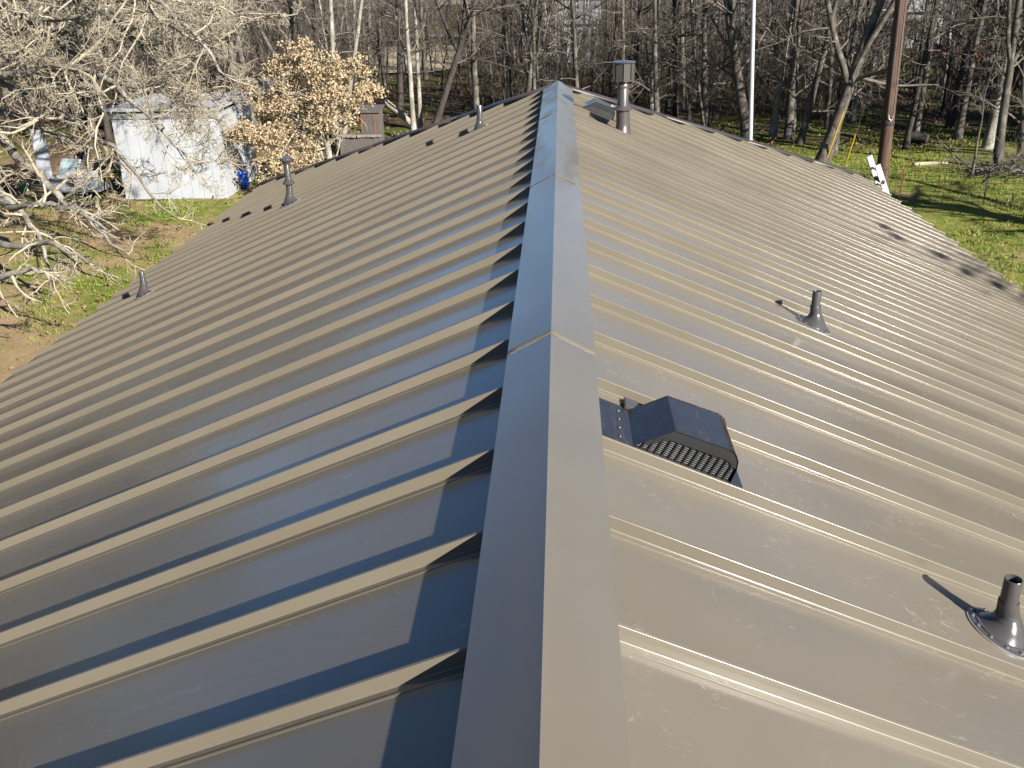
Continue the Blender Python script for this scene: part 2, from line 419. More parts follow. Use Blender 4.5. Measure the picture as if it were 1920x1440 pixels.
# the two hip ends that face away
for sgn, yk in ((1, YE), (-1, YN)):
    nr = int(XE/SP)
    for i in range(-nr-1, nr+1):
        V = []; F = []
        xs = [np.clip(i*SP + dy, -XE+.02, XE-.02) for dy, _ in PROF]
        for row in (0, 1):
            for x_, (dy, nn) in zip(xs, PROF):
                t = max(.06, abs(x_)/CA) if row == 0 else LS
                V.append((x_, yk + sgn*(t*CA + nn*SA), -t*SA + nn*CA))
        m_ = len(PROF)
        for a in range(m_-1): F.append((a, a+1, m_+a+1, m_+a) if sgn < 0 else (m_+a, m_+a+1, a+1, a))
        me = mesh_np('roof_panel', V, [np.array(F)], False); me.materials.append(MAT['roof']); sub(link('roof_panel', me))
# ridge caps: lapped lengths, bent at the ridge, hemmed edges
seams = [-4.05, .45, 3.273, 6.106, 8.914, 11.22]
WC = .176
for q in range(len(seams)-1):
    a, b_ = seams[q], seams[q+1] + (.04 if q < len(seams)-2 else .05)
    lift0, lift1 = (.0025, .0012)
    dent = (.0, .0006, .0012, .003, .0048)[q]
    cross = [(-1, WC-.006, -.006), (-1, WC+.0012, -.004), (-1, WC, .0005), (-1, WC*.75, .001), (-1, WC*.5, .0012), (-1, WC*.25, .001), (-1, .006, .0005), (0, 0, .0015),
             (1, .006, .0005), (1, WC*.25, .001), (1, WC*.5, .0012), (1, WC*.75, .001), (1, WC, .0005), (1, WC+.0012, -.004), (1, WC-.006, -.006)]
    rows = 60; V = []; F = []; m_ = len(cross)
    ph = rng.uniform(0, 6, 6)
    for j in range(rows+1):
        y = a + (b_-a)*j/rows; lift = lift0 if j < 1 else lift0 + (lift1-lift0)*j/rows
        for (sd_, t, nn) in cross:
            e = 0
            if abs(t) > .01 and t < WC - .001:
                s_ = sd_*t*9
                e = dent*(math.sin(y*5.1+ph[0]+s_*1.7)*math.sin(y*2.3+ph[1]) + .7*math.sin(y*9.7+ph[2]-s_*2.5)*math.sin(s_+ph[3]))
            if sd_ == 0: V.append((0, y, .004 + .017 + lift + nn))
            else: V.append(rp(sd_, t, y, .003 + lift + nn + e + .0157*max(0, 1-t/WC)))
    for j in range(rows):
        for i in range(m_-1): F.append((j*m_+i, j*m_+i+1, (j+1)*m_+i+1, (j+1)*m_+i))
    me = mesh_np('ridge_cap', V, [np.array(F)], True); me.set_sharp_from_angle(angle=R(24)); me.materials.append(MAT['cap'])
    o = sub(link('ridge_cap', me))
    so_ = o.modifiers.new('solid', 'SOLIDIFY'); so_.thickness = .0009; so_.offset = -1
    if q: # bright lap line of sealant with a few smears
        for sd_ in (-1, 1):
            s = MB()
            s.bar(rp(sd_, .01, a-.0012, .0213), rp(sd_, WC, a-.0012, .0058), .0010, .0012)
            if q in (1, 2, 3, 4):
                s.box(rp(sd_, WC*(.80 if sd_ > 0 else .88), a-.004, .0065+.0157*(.2 if sd_ > 0 else .12)), (.022, .005, .0016), ry=sd_*AL)
            s.build('lap_sealant', MAT['sealant'], roof)
# foam closures between ribs under the ridge cap
for side, yb in ((-1, Y0L), (1, Y0R)):
    s = MB()
    for i in range(-12, 21):
        ya = yb + i*SP
        V = [rp(side, t, ya + dy, nn) for t in (.065, .095) for dy in (.007, SP-.0065) for nn in (-RIB, -.001)]
        s.add(V, [(0, 1, 3, 2), (4, 6, 7, 5), (0, 2, 6, 4), (1, 5, 7, 3), (0, 4, 5, 1), (2, 3, 7, 6)])
    s.build('ridge_closure', MAT['black'], roof)
# hip caps: dark bronze trim standing on the ribs
for yk, sg in ((YE, 1), (YN, -1)):
    for side in (-1, 1):
        A = np.array([0, yk, .0]); B = np.array([side*XE, yk + sg*XE, ZE])
        t = (B-A)/np.linalg.norm(B-A)
        # wing directions lie in the two roof planes, at right angles to the hip line
        n1 = np.array([side*SA, 0, CA]); n2 = np.array([0, sg*SA, CA])
        w1 = np.cross(n1, t); w1 *= -np.sign(w1[1]*sg); w2 = np.cross(n2, t); w2 *= -np.sign(w2[0]*side)
        W_ = .085; up = np.array([0, 0, 1.])
        segs = 4; L = np.linalg.norm(B-A)
        for q in range(segs):
            a = A + t*(.02 + (L-.02)*q/segs); e = A + t*((L-.0)*(q+1)/segs + (.04 if q < segs-1 else .02)); lf = .004 + .0012*(q % 2)
            pr = [w1*W_ - n1*.018, w1*(W_+.001) + n1*lf, up*(.016+lf), w2*(W_+.001) + n2*lf, w2*W_ - n2*.018]
            V = [a + p_ for p_ in pr] + [e + p_ for p_ in pr]
            me = mesh_np('hip_cap', V, [np.array([(i, i+1, 6+i, 5+i) for i in range(4)])]); me.materials.append(MAT['hip'])
            o = sub(link('hip_cap', me)); md = o.modifiers.new('solid', 'SOLIDIFY'); md.thickness = .0012; md.offset = 0

# ---- pipes and vents through the roof
TILT = {s: np.array([[CA, 0, s*SA], [0, 1, 0], [-s*SA, 0, CA]]) for s in (-1, 1)}   # roof-plane frame
def boot(parent, side, B, k=1.0, big=False):
    """ribbed rubber boot on a dished metal ring with screws, lying in the roof plane"""
    T = TILT[side]; nrm = T @ np.array([0, 0, 1.])
    base = B - nrm*0.0
    s = MB(); s.lathe([(.098*k, .0005), (.100*k, .004), (.094*k, .008), (.082*k, .0075), (.080*k, .012), (.070*k, .013)], 40, base, False, T)
    ring = s.build('boot_ring', MAT['vent'], parent, True)
    s = MB()
    for q in range(12):
        a = 2*math.pi*q/12 + .2
        c = base + T @ np.array([.089*k*math.cos(a), .089*k*math.sin(a), .008])
        s.lathe([(.006*k, 0), (.006*k, .002), (.0038*k, .003), (.0038*k, .006), (.0015*k, .0068)], 8, c, True, T)
    s.build('screws', MAT['steel'], parent, True)
    s = MB(); s.lathe([(.1045*k, .0004), (.1035*k, .0042), (.1005*k, .0046)], 40, base, False, T); s.build('sealant_bead', MAT['sealant'], parent, True)
    # cone that shears from the roof plane to a level collar round the vertical pipe
    prof = [(.072, .012, 0), (.064, .022, .15), (.0625, .0235, .16), (.054, .034, .3), (.052, .0355, .32), (.044, .048, .48), (.0425, .0495, .5), (.036, .064, .7), (.034, .066, .72), (.030, .086, .9), (.0275, .112, 1), (.0265, .114, 1)]
    seg = 32; V = []; F = []
    for r_, z_, lv in prof:
        for q in range(seg):
            a = 2*math.pi*q/seg; l = np.array([r_*k*math.cos(a), r_*k*math.sin(a), 0])
            p1 = T @ (l + np.array([0, 0, z_*k])); p2 = l + np.array([0, 0, z_*k]); V.append(base + p1*(1-lv) + p2*lv)
    for j in range(len(prof)-1):
        for q in range(seg):
            q2 = (q+1) % seg; F.append((j*seg+q, j*seg+q2, (j+1)*seg+q2, (j+1)*seg+q))
    s = MB().add(V, F); s.build('boot_cone', MAT['vent'], parent, True)
def pan_point(side, x, y):      # point of the pan surface under plan position
    t = x*side/CA; P = np.array(rp(side, t, y, -RIB)); return np.array([x, y, P[2] + (P[0]-x)*side*(-1)*SA/CA*-1 if False else -abs(x)*SA/CA - RIB/CA])
def hollow_pipe(name, B, h, r_, mat, parent, z0=-.05):
    s = MB(); s.lathe([(r_, z0), (r_, h-.002), (r_-.0015, h), (r_-.004, h), (r_-.005, h-.002), (r_-.005, h-.12)], 28, B, False)
    return s.build(name, mat, parent, True)
def vent_pipe(side, x, y, h, k, r_, label):
    B = pan_point(side, x, y)
    o = hollow_pipe('vent_pipe', B, h, r_, MAT['vent'], None); o['label'] = label; hp(o)
    boot(o, side, B, k); return o, B
vent_pipe(1, 1.382, 2.40, .20, 1.08, .026, 'short grey vent pipe in a ribbed boot near the right edge of the photo')
vent_pipe(1, 1.487, 5.19, .205, 1.05, .0245, 'short grey vent pipe in a ribbed boot halfway along the right slope')
vent_pipe(-1, -4.39, 9.42, .25, 1.25, .030, 'short grey vent pipe near the left eave')
vent_pipe(-1, -.848, 10.57, .255, 1.1, .031, 'grey vent pipe near the far end of the ridge on the left slope')
o, B = vent_pipe(-1, -3.364, 11.69, .53, 1.45, .040, 'tall capped grey vent pipe on the left slope')
s = MB(); s.lathe([(.075, .245), (.078, .25), (.055, .285), (.044, .29)], 28, B, False); s.build('storm_collar', MAT['vent'], o, True)
s = MB(); s.lathe([(.048, .485), (.05, .49), (.05, .51), (.055, .515), (.075, .53), (.078, .545), (.074, .56), (.03, .565)], 28, B, True); s.build('pipe_cap', MAT['vent'], o, True)

# flue pipe with an eight-sided cap
fx, fy = .645, 9.70; B = pan_point(1, fx, fy)
fl = hollow_pipe('flue_pipe', B, .50, .055, MAT['flue'], None); fl['label'] = 'brown flue pipe with eight-sided cap near the far end of the ridge'; hp(fl)
s = MB()
prof = [(.10, .0, 0), (.098, .012, 0), (.078, .03, .2), (.068, .10, .8), (.066, .225, 1)]
V = []; F = []; seg = 32; T = TILT[1]
for r_, z_, lv in prof:
    for q in range(seg):
        a = 2*math.pi*q/seg; l = np.array([r_*math.cos(a), r_*math.sin(a), z_]); V.append(B + (T @ l)*(1-lv) + l*lv)
for j in range(len(prof)-1):
    for q in range(seg): F.append((j*seg+q, j*seg+(q+1) % seg, (j+1)*seg+(q+1) % seg, (j+1)*seg+q))
s.add(V, F); s.build('flashing', MAT['flue'], fl, True)
s = MB(); s.lathe([(.092, .225), (.094, .23), (.075, .25), (.058, .262)], 32, B, False); s.build('storm_collar', MAT['flue'], fl, True)
s = MB(); s.lathe([(.0575, .43), (.060, .435), (.060, .455), (.0575, .46)], 32, B, False); s.build('pipe_band', MAT['flue'], fl, True)
s = MB(); s.lathe([(.050, .49), (.052, .665)], 20, B, True); s.build('cap_core', MAT['grille'], fl, True)
for q in range(8):       # eight upright louvre plates with slots between them
    a = 2*math.pi*(q+.35)/8; c = B + np.array([.098*math.cos(a), .098*math.sin(a), .585])
    s = MB(); s.box(c, (.004, .068, .165), rz=a); s.build('cap_plate', MAT['flue'], fl, bevel=.001)
s = MB(); s.lathe([(.10, .497), (.107, .498), (.107, .503), (.10, .504)], 8, B, False); s.build('cap_ring', MAT['flue'], fl)
s = MB(); s.lathe([(.112, .668), (.116, .672), (.112, .678), (.02, .688)], 32, B, True); s.build('cap_lid', MAT['vent'], fl, True)

# low hooded roof vents with a louvred side
def hood_vent(y0, t_off, label):
    P = lambda t, y, n_: np.array(rp(1, t + t_off, y, n_ - RIB))
    ya, yb_ = y0, y0 + .265
    prof = [(.305, .001), (.41, .105), (.60, .112), (.625, .104), (.643, .084), (.652, .055), (.655, .003)]
    V = [P(t, ya, n_) for t, n_ in prof] + [P(t, yb_, n_) for t, n_ in prof]; k_ = len(prof)
    F = [(i, i+1, k_+i+1, k_+i) for i in range(k_-1)]
    F += [tuple(range(2*k_-1, k_-1, -1))]                       # far cheek closed
    s = MB().add(V, F); hood = s.build('roof_vent', MAT['hood']); hood['label'] = label; hp(hood)
    md = hood.modifiers.new('b', 'BEVEL'); md.width = .003; md.segments = 2; md.limit_method = 'ANGLE'; md.angle_limit = R(25)
    s = MB()                                                     # near cheek: solid band along the top with a recessed grille below
    top = [(.335, .028), (.41, .1035), (.60, .1105), (.625, .1025), (.643, .083), (.651, .055)]
    low = [(.355, .028), (.41, .066), (.60, .072), (.617, .07), (.627, .062), (.630, .055)]
    V = [P(t, ya+.004, n_) for t, n_ in top] + [P(t, ya+.004, n_) for t, n_ in low]
    s.add(V, [(i, 6+i, 7+i, i+1) for i in range(5)]); s.build('cheek_band', MAT['grille'], hood)
    s = MB(); V = [P(t, ya+.03, n_) for t, n_ in ((.315, .002), (.40, .085), (.64, .085), (.652, .002))]; s.add(V, [(0, 1, 2, 3)]); s.build('vent_throat', MAT['grille'], hood)
    for i in range(13):
        t = .335 + .0245*i; hgt = min(.070, .004 + (t-.305)*1.0)
        s = MB(); s.bar(P(t, ya+.006, .002), P(t+.006, ya+.006, hgt), .007, .006); s.build('grille_bar', MAT['grille'], hood)
    s = MB()
    for j in range(9):
        z_ = .008 + j*.0072; s.bar(P(.312+z_, ya+.011, z_), P(.645, ya+.011, z_), .0022, .0022)
    s.build('grille_mesh', MAT['mesh'], hood)
    s = MB(); V = [P(t, y, n_) for n_ in (.0005, .003) for t, y in ((.16, ya-.0), (.70, ya-.0), (.70, yb_+.015), (.16, yb_+.015))]
    s.add(V, [(3, 2, 1, 0), (4, 5, 6, 7), (0, 1, 5, 4), (1, 2, 6, 5), (2, 3, 7, 6), (3, 0, 4, 7)]); s.build('vent_flange', MAT['hood'], hood)
    s = MB(); V = [P(t, y, n_) for n_ in (.003, .02) for t, y in ((.29, yb_+.0), (.345, yb_+.0), (.345, yb_+.07), (.29, yb_+.07))]
    s.add(V, [(3, 2, 1, 0), (4, 5, 6, 7), (0, 1, 5, 4), (1, 2, 6, 5), (2, 3, 7, 6), (3, 0, 4, 7)]); s.build('vent_tab', MAT['vent'], hood, bevel=.004)
    for i in range(4):
        s = MB(); s.lathe([(.006, 0), (.006, .003), (.0035, .006)], 8, P(.262 + .002*i, ya + .03 + .065*i, .003), True, TILT[1]); s.build('flange_screw', MAT['vent'], hood, True)
hood_vent(2.722, 0, 'dark glossy hooded roof vent beside the ridge in the foreground')
hood_vent(10.33, -.005, 'hooded roof vent beside the far end of the ridge')

# ------------------------------------------------------------------ trees
def spawn(P, Rd, L0, m_, frange, ratio, ang, nseg, gnarl, trop, rg, rr=.55, rmin=.003, taper=.35, bias=None):
    """children on B parent polylines -> (B*m, nseg+1, 3), radii, lengths"""
    B, n_, _ = P.shape
    f = rg.uniform(*frange, (B, m_)); x = f*(n_-1); i = np.clip(x.astype(int), 0, n_-2); u_ = (x-i)[..., None]
    b_ = np.arange(B)[:, None]
    p = P[b_, i]*(1-u_) + P[b_, i+1]*u_; t = P[b_, i+1]-P[b_, i]; t /= np.linalg.norm(t, axis=2, keepdims=True)+1e-9
    rad = (Rd[b_, i]*(1-u_[..., 0]) + Rd[b_, i+1]*u_[..., 0])
    p = p.reshape(-1, 3); t = t.reshape(-1, 3); rad = rad.ravel()
    v = rg.standard_normal((len(p), 3)); v -= (v*t).sum(1, keepdims=True)*t; v /= np.linalg.norm(v, axis=1, keepdims=True)+1e-9
    a = np.radians(rg.uniform(*ang, len(p)))[:, None]; d_ = np.cos(a)*t + np.sin(a)*v
    if bias is not None: d_ = d_ + bias; d_ /= np.linalg.norm(d_, axis=1, keepdims=True)
    L = np.repeat(L0, m_)*ratio*(1.15-.6*f.ravel())*rg.uniform(.6, 1.25, len(p))
    pts = [p]
    for _ in range(nseg):
        d_ = d_ + rg.standard_normal(d_.shape)*gnarl + np.array([0, 0, trop]); d_ /= np.linalg.norm(d_, axis=1, keepdims=True)
        pts.append(pts[-1] + d_*(L/nseg)[:, None])
    r0 = np.maximum(rad*rr*rg.uniform(.7, 1.1, len(p)), rmin)
    tp = np.linspace(1, taper, nseg+1); Rn = np.maximum(r0[:, None]*tp[None], rmin*.6)
    return np.stack(pts, 1), Rn, L
def crown_from(P, Rd, L0, specs, rg):
    """specs: per level dict; returns list of (V,F) parts"""
    VV = []; FF = []; off = 0
    ends = None
    for sp_ in specs:
        k_ = sp_.pop('k'); P, Rd, L0 = spawn(P, Rd, L0, rg=rg, **sp_); sp_['k'] = k_
        V, F = tubes(P, Rd, k_); VV.append(V); FF.append(F+off); off += len(V); ends = (P, Rd, L0)
    return np.concatenate(VV), np.concatenate(FF), ends
def trunk_line(H, r0, rg, lean=(0, 0), wob=.05, n_=12, top=.25):
    z = np.linspace(0, 1, n_+1)
    x = lean[0]*z*H + np.cumsum(rg.normal(0, wob, n_+1))*z; y = lean[1]*z*H + np.cumsum(rg.normal(0, wob, n_+1))*z
    P = np.stack([x, y, z*H], 1); rad = r0*(1-(1-top)*z**.9); rad[0] *= 1.35; rad[1] *= 1.04
    return P[None], rad[None]
def wood_tree_meshes(rg, H, r0, lean=(0, 0), low=.10, dens=1.0, fork=False, barkm='bark', wob=.07, twigm='twig'):
    P, Rd = trunk_line(H, r0, rg, lean, wob)
    V, F = tubes(P, Rd, 9)
    tv, tf = [V], [F]
    lines = [(P, Rd)]
    if fork:
        for s_ in (-1, 1):
            i0 = rg.integers(3, 5); p0 = P[0, i0]; nn = 8; d_ = np.array([s_*rg.uniform(.25, .5), rg.uniform(-.2, .2), 1.]); d_ /= np.linalg.norm(d_)
            pts = [p0]
            for _ in range(nn): d_ = d_ + rg.normal(0, .07, 3) + np.array([0, 0, .03]); d_ /= np.linalg.norm(d_); pts.append(pts[-1] + d_*H*.6/nn)
            Q = np.array(pts)[None]; rq = (Rd[0, i0]*.72*np.linspace(1, .3, nn+1))[None]
            v2, f2 = tubes(Q, rq, 8); tf.append(f2 + sum(map(len, tv))); tv.append(v2); lines.append((Q, rq))
    tme = mesh_np('trunk', np.concatenate(tv), [np.concatenate(tf)], True); tme.materials.append(MAT[barkm])
    cv, cf, off = [], [], 0
    for Q, rq in lines:
        m1 = int((15 if Q is P else 8)*dens)
        v2, f2, _ = crown_from(Q, rq, np.full(1, H), [
            dict(m_=m1, frange=(low if Q is P else .15, .97), ratio=.25, ang=(45, 85), nseg=6, gnarl=.16, trop=.04, rr=.42, rmin=.012, k=4),
            dict(m_=7, frange=(.2, 1), ratio=.5, ang=(30, 70), nseg=4, gnarl=.2, trop=.02, rr=.55, rmin=.007, k=3),
            dict(m_=6, frange=(.15, 1), ratio=.5, ang=(25, 65), nseg=3, gnarl=.2, trop=.02, rr=.6, rmin=.0042, k=3)], rg)
        cv.append(v2); cf.append(f2+off); off += len(v2)
    cme = mesh_np('crown', np.concatenate(cv), [np.concatenate(cf)], True); cme.materials.append(MAT[twigm])
    return tme, cme
def place_tree(name, meshes, loc, rz=0, sc=1.0, label=None, group=None):
    o = empty(name, loc, label, 'tree', group); o.rotation_euler = (0, 0, rz); o.scale = (sc, sc, sc)
    link('trunk', meshes[0], None, o); link('crown', meshes[1], None, o); return o

# single trees of the wood that can be picked out: base pixel, pixel higher up the trunk, distance, radius
def traced_tree(base, top, r0, label, Y=None, fork=False, barkm='bark', H=9.5, low=.12, dens=1.0, seed=0):
    g = on_ground(*base) if Y is None else None
    if g is None:
        g = at(*base, Y); g = np.array([g[0], g[1], GZ])
    q = at(*top, g[1]); dz = max(q[2]-GZ, .5)
    b0 = at(base[0], base[1], g[1])
    lean = ((q[0]-b0[0])/max(q[2]-b0[2], .5), 0)
    rg = np.random.default_rng(100+seed)
    place_tree('bare_tree', wood_tree_meshes(rg, H, r0, lean, low, dens, fork, barkm, .045), (g[0], g[1], GZ-.05), 0, 1, label, 'trees at the edge of the woods')
traced_tree((1541, 305), (1640, 30), .21, 'thick grey tree leaning right behind the roof, left of the utility pole', fork=True, seed=1, low=.2)
traced_tree((1562, 285), (1590, 120), .12, 'slim straight tree just behind the thick leaning tree', seed=2)
traced_tree((1498, 280), (1530, 160), .13, 'bent grey tree left of the thick leaning tree', seed=3, Y=35)
traced_tree((1478, 270), (1483, 180), .16, 'stout short-boled tree two trunks left of the leaning tree', seed=4, Y=36)
traced_tree((1448, 262), (1462, 150), .13, 'pale slightly leaning tree right of the white mast', seed=5, Y=36.5, barkm='bark_pale')
traced_tree((1404, 250), (1380, 100), .20, 'large forked tree directly behind the white mast', seed=6, Y=36, fork=True)
traced_tree((1222, 200), (1232, 0), .13, 'pale barked tree just right of the flue pipe', seed=7, Y=38, barkm='bark_pale')
traced_tree((1268, 215), (1262, 0), .12, 'dark straight tree right of the pale one beyond the flue pipe', seed=8, Y=40, barkm='bark_dark')
traced_tree((1697, 280), (1728, 130), .10, 'slender tree right of the utility pole', seed=9, barkm='bark_dark')
traced_tree((1716, 258), (1742, 100), .11, 'slender pale tree second to the right of the utility pole', seed=10)
traced_tree((1780, 238), (1822, 60), .14, 'dark tree leaning right in the middle of the right-hand woods', seed=11, barkm='bark_dark')
traced_tree((1795, 262), (1822, 120), .14, 'grey leaning tree in front of the dark leaning one on the right', seed=12)
traced_tree((1850, 280), (1872, 180), .16, 'straight pale grey trunk near the right edge of the photo', seed=13, barkm='bark_pale', low=.3)
traced_tree((1868, 318), (1888, 160), .15, 'large forked tree beside the brush pile at the right edge', seed=14, fork=True, low=.22)
traced_tree((1916, 300), (1919, 200), .13, 'trunk cut by the right edge of the photo', seed=15)
traced_tree((1822, 330), (1838, 240), .045, 'thin crooked sapling on the lawn edge left of the brush pile', seed=16, H=3.4, low=.35, dens=.5)
traced_tree((776, 250), (766, 100), .11, 'pale twin-stemmed tree left of the ridge, front stem', Y=37, seed=17, barkm='bark_pale', low=.3)
traced_tree((788, 240), (783, 100), .10, 'pale tree just right of the front twin stem, left of the ridge', Y=39, seed=18, barkm='bark_pale', low=.3)
traced_tree((808, 232), (845, 115), .15, 'dark tree leaning right over the far left hip of the roof', Y=38, seed=19, barkm='bark_dark', fork=True, low=.25)
traced_tree((750, 205), (748, 90), .16, 'dark upright tree left of the pale twin stems', Y=43, seed=20, barkm='bark_dark', low=.25)
traced_tree((893, 195), (887, 40), .15, 'grey tree above the far left vent pipe', Y=40, seed=21, low=.25)
traced_tree((626, 240), (621, 0), .13, 'pale straight tree rising above the tan-leaved oak', Y=36, seed=22, barkm='bark_pale', low=.4)
traced_tree((640, 240), (668, 20), .11, 'pale tree leaning right above the tan-leaved oak', Y=37, seed=23, barkm='bark_pale', low=.4)
traced_tree((512, 150), (528, 0), .16, 'grey tree with upright forks above the left of the tan oak', Y=38, seed=24, fork=True, low=.3)
traced_tree((440, 150), (425, 0), .17, 'thick grey tree behind the pale-twigged tree on the left', Y=36, seed=25, fork=True, low=.3)
traced_tree((985, 165), (995, 20), .13, 'grey tree just left of the far ridge end', Y=41, seed=26, low=.25)
traced_tree((1085, 165), (1078, 0), .15, 'dark trunk just right of the far ridge end', Y=43, seed=27, barkm='bark_dark', low=.25)
traced_tree((1325, 240), (1300, 60), .07, 'thin sapling leaning left between flue pipe and white mast', Y=37, seed=28, H=6)

# the rest of the wood
protos = []
for q in range(9):
    rg = np.random.default_rng(40+q)
    protos.append(wood_tree_meshes(rg, rg.uniform(7.2, 9.8), rg.uniform(.075, .165), (rg.normal(0, .05), rg.normal(0, .05)), rg.uniform(.08, .2), rg.uniform(.8, 1.2), q % 3 == 0, ('bark', 'bark_dark', 'bark', 'bark_pale')[q % 4]))
placed = []; count = 0; tries = 0
rgw = np.random.default_rng(5)
while count < 262 and tries < 6000:
    tries += 1
    px = rgw.uniform(-90, 2010); Yd = 37 + 58*rgw.random()**1.35
    p = at(px, 100, Yd); x_ = p[0]
    if px > 1640 and Yd < 40: continue
    if 640 < px < 900 and Yd < 44: continue
    if ((x_+10.5)/5.5)**2 + ((Yd-70)/13)**2 < 1 and rgw.random() < .6: continue
    if any((x_-a)**2 + (Yd-c)**2 < 1.3 for a, c in placed): continue
    placed.append((x_, Yd)); count += 1
    pi_ = int(rgw.integers(0, 9))
    tone = ('grey-brown', 'dark', 'grey-brown', 'pale grey')[pi_ % 4]; stem = 'forked' if pi_ % 3 == 0 else 'slim'
    dep = 'at the woods front' if Yd < 50 else ('midway into the woods' if Yd < 70 else 'deep in the woods')
    zone = ('behind the white shed' if px < 430 else 'behind the tan-leaved oak' if px < 720 else 'left of the ridge end' if px < 1040 else 'behind the flue pipe' if px < 1250
            else 'left of the white mast' if px < 1410 else 'between white mast and utility pole' if px < 1665 else 'right of the utility pole')
    lb = f'bare {tone} {stem} tree {dep} {zone}'; gp = f'{tone} {stem} trees {dep} {zone}'
    place_tree('bare_tree', protos[pi_], (x_, Yd, GZ-.05), rgw.uniform(0, 6.28), rgw.uniform(.8, 1.15), lb, gp)
# brushy undergrowth: thickets of thin stems nobody could count
bv, bf, off = [], [], 0
bp = []
for q in range(5):
    rg = np.random.default_rng(300+q)
    n_ = 7; P0 = np.zeros((n_, 1, 3)); base = rg.normal(0, .35, (n_, 3)); base[:, 2] = 0
    d_ = rg.normal(0, .22, (n_, 3)); d_[:, 2] = 1; pts = [base]; L = rg.uniform(1.6, 3.8, n_); L[:2] *= 1.7
    for _ in range(6):
        d_ = d_ + rg.normal(0, .12, (n_, 3)); d_ /= np.linalg.norm(d_, axis=1, keepdims=True); pts.append(pts[-1] + d_*(L/6)[:, None])
    P = np.stack(pts, 1); Rd = np.linspace(.016, .005, 7)[None]*rg.uniform(.7, 1.5, (n_, 1))
    V, F = tubes(P, Rd, 3)
    v2, f2, _ = crown_from(P, Rd, L, [dict(m_=8, frange=(.15, 1), ratio=.35, ang=(30, 75), nseg=3, gnarl=.2, trop=.03, rr=.6, rmin=.005, k=3),
                                     dict(m_=4, frange=(.2, 1), ratio=.5, ang=(25, 65), nseg=2, gnarl=.2, trop=.02, rr=.7, rmin=.0038, k=3)], rg)
    bp.append((np.concatenate([V, v2]), np.concatenate([F, f2+len(V)])))
rgb = np.random.default_rng(11)
for q in range(520):
    Yd = 38.5 + 50*rgb.random()**1.1; px = rgb.uniform(-60, 1980)
    if 690 < px < 900 and Yd < 72: continue
    if 980 < px < 1120 and rgb.random() < .6: continue
    if px > 1600 and (Yd < 46 or rgb.random() < .3): continue
    x_ = at(px, 100, Yd)[0]; V, F = bp[rgb.integers(0, 5)]; a = rgb.uniform(0, 6.28); s_ = rgb.uniform(.7, 1.35)
    E_ = np.array([[math.cos(a), -math.sin(a), 0], [math.sin(a), math.cos(a), 0], [0, 0, 1]])
    bv.append((V*s_) @ E_.T + np.array([x_, Yd, GZ])); bf.append(F+off); off += len(V)
ns = 900; Yp = 39 + 52*rgb.random(ns)**1.05; pxs = rgb.uniform(-80, 2000, ns); ok_ = ~((pxs > 640) & (pxs < 900) & (Yp < 50)) & ~((pxs > 1640) & (Yp < 43)); Yp = Yp[ok_]; pxs = pxs[ok_]; ns = len(Yp)
P0 = np.array([[at(a_, 100, b_)[0], b_, GZ] for a_, b_ in zip(pxs, Yp)]); ln = rgb.normal(0, .1, (ns, 1, 3)); hh = rgb.uniform(3.5, 8, (ns, 1, 1)); z = np.linspace(0, 1, 7)[None, :, None]
Ps = P0[:, None, :] + z*hh*(np.array([0, 0, 1.]) + ln*np.array([1, 1, 0])) + rgb.normal(0, .07, (ns, 7, 3))*np.array([1, 1, 0])*np.minimum(z*4, 1)
Rs = np.linspace(1, .35, 7)[None]*rgb.uniform(.018, .06, (ns, 1)); V, F = tubes(Ps, Rs, 5)
v2, f2, _ = crown_from(Ps, Rs, hh[:, 0, 0], [dict(m_=9, frange=(.12, 1), ratio=.22, ang=(35, 80), nseg=3, gnarl=.18, trop=.04, rr=.45, rmin=.008, k=3), dict(m_=5, frange=(.2, 1), ratio=.5, ang=(30, 70), nseg=2, gnarl=.2, trop=.03, rr=.6, rmin=.0055, k=3)], rgb)
for V_, F_ in ((V, F), (v2, f2)): bv.append(V_); bf.append(F_+off); off += len(V_)
tag(link('undergrowth', mesh_np('undergrowth', np.concatenate(bv), [np.concatenate(bf)]), MAT['brush']), 'grey-brown tangle of leafless brush between the trees', 'brush', kind='stuff')

# far edge of the wood, too deep to count: upright stems with stubby branches
rgd = np.random.default_rng(12); nd = 420
Yd = rgd.uniform(92, 150, nd); px = rgd.uniform(-120, 2040, nd)
P0 = np.array([[at(a_, 60, b_)[0], b_, GZ] for a_, b_ in zip(px, Yd)]); z = np.linspace(0, 9.5, 6)
Pd = P0[:, None, :] + z[None, :, None]*np.array([0, 0, 1.]) + rgd.normal(0, .12, (nd, 6, 3))*np.array([1, 1, 0]); Pd[:, 0] = P0
Rd_ = np.linspace(1, .35, 6)[None]*rgd.uniform(.06, .17, (nd, 1))
V, F = tubes(Pd, Rd_, 5)
v2, f2, _ = crown_from(Pd, Rd_, np.full(nd, 9.5), [dict(m_=12, frange=(.03, .9), ratio=.24, ang=(35, 80), nseg=3, gnarl=.15, trop=.05, rr=.4, rmin=.015, k=3), dict(m_=4, frange=(.2, 1), ratio=.5, ang=(30, 70), nseg=2, gnarl=.2, trop=.03, rr=.6, rmin=.010, k=3)], rgd)
tag(link('distant_woods', mesh_np('distant_woods', np.concatenate([V, v2]), [np.concatenate([F, f2+len(V)])], True), MAT['bark']), 'far edge of the leafless woods reading as one grey-brown mass', 'woods', kind='stuff')

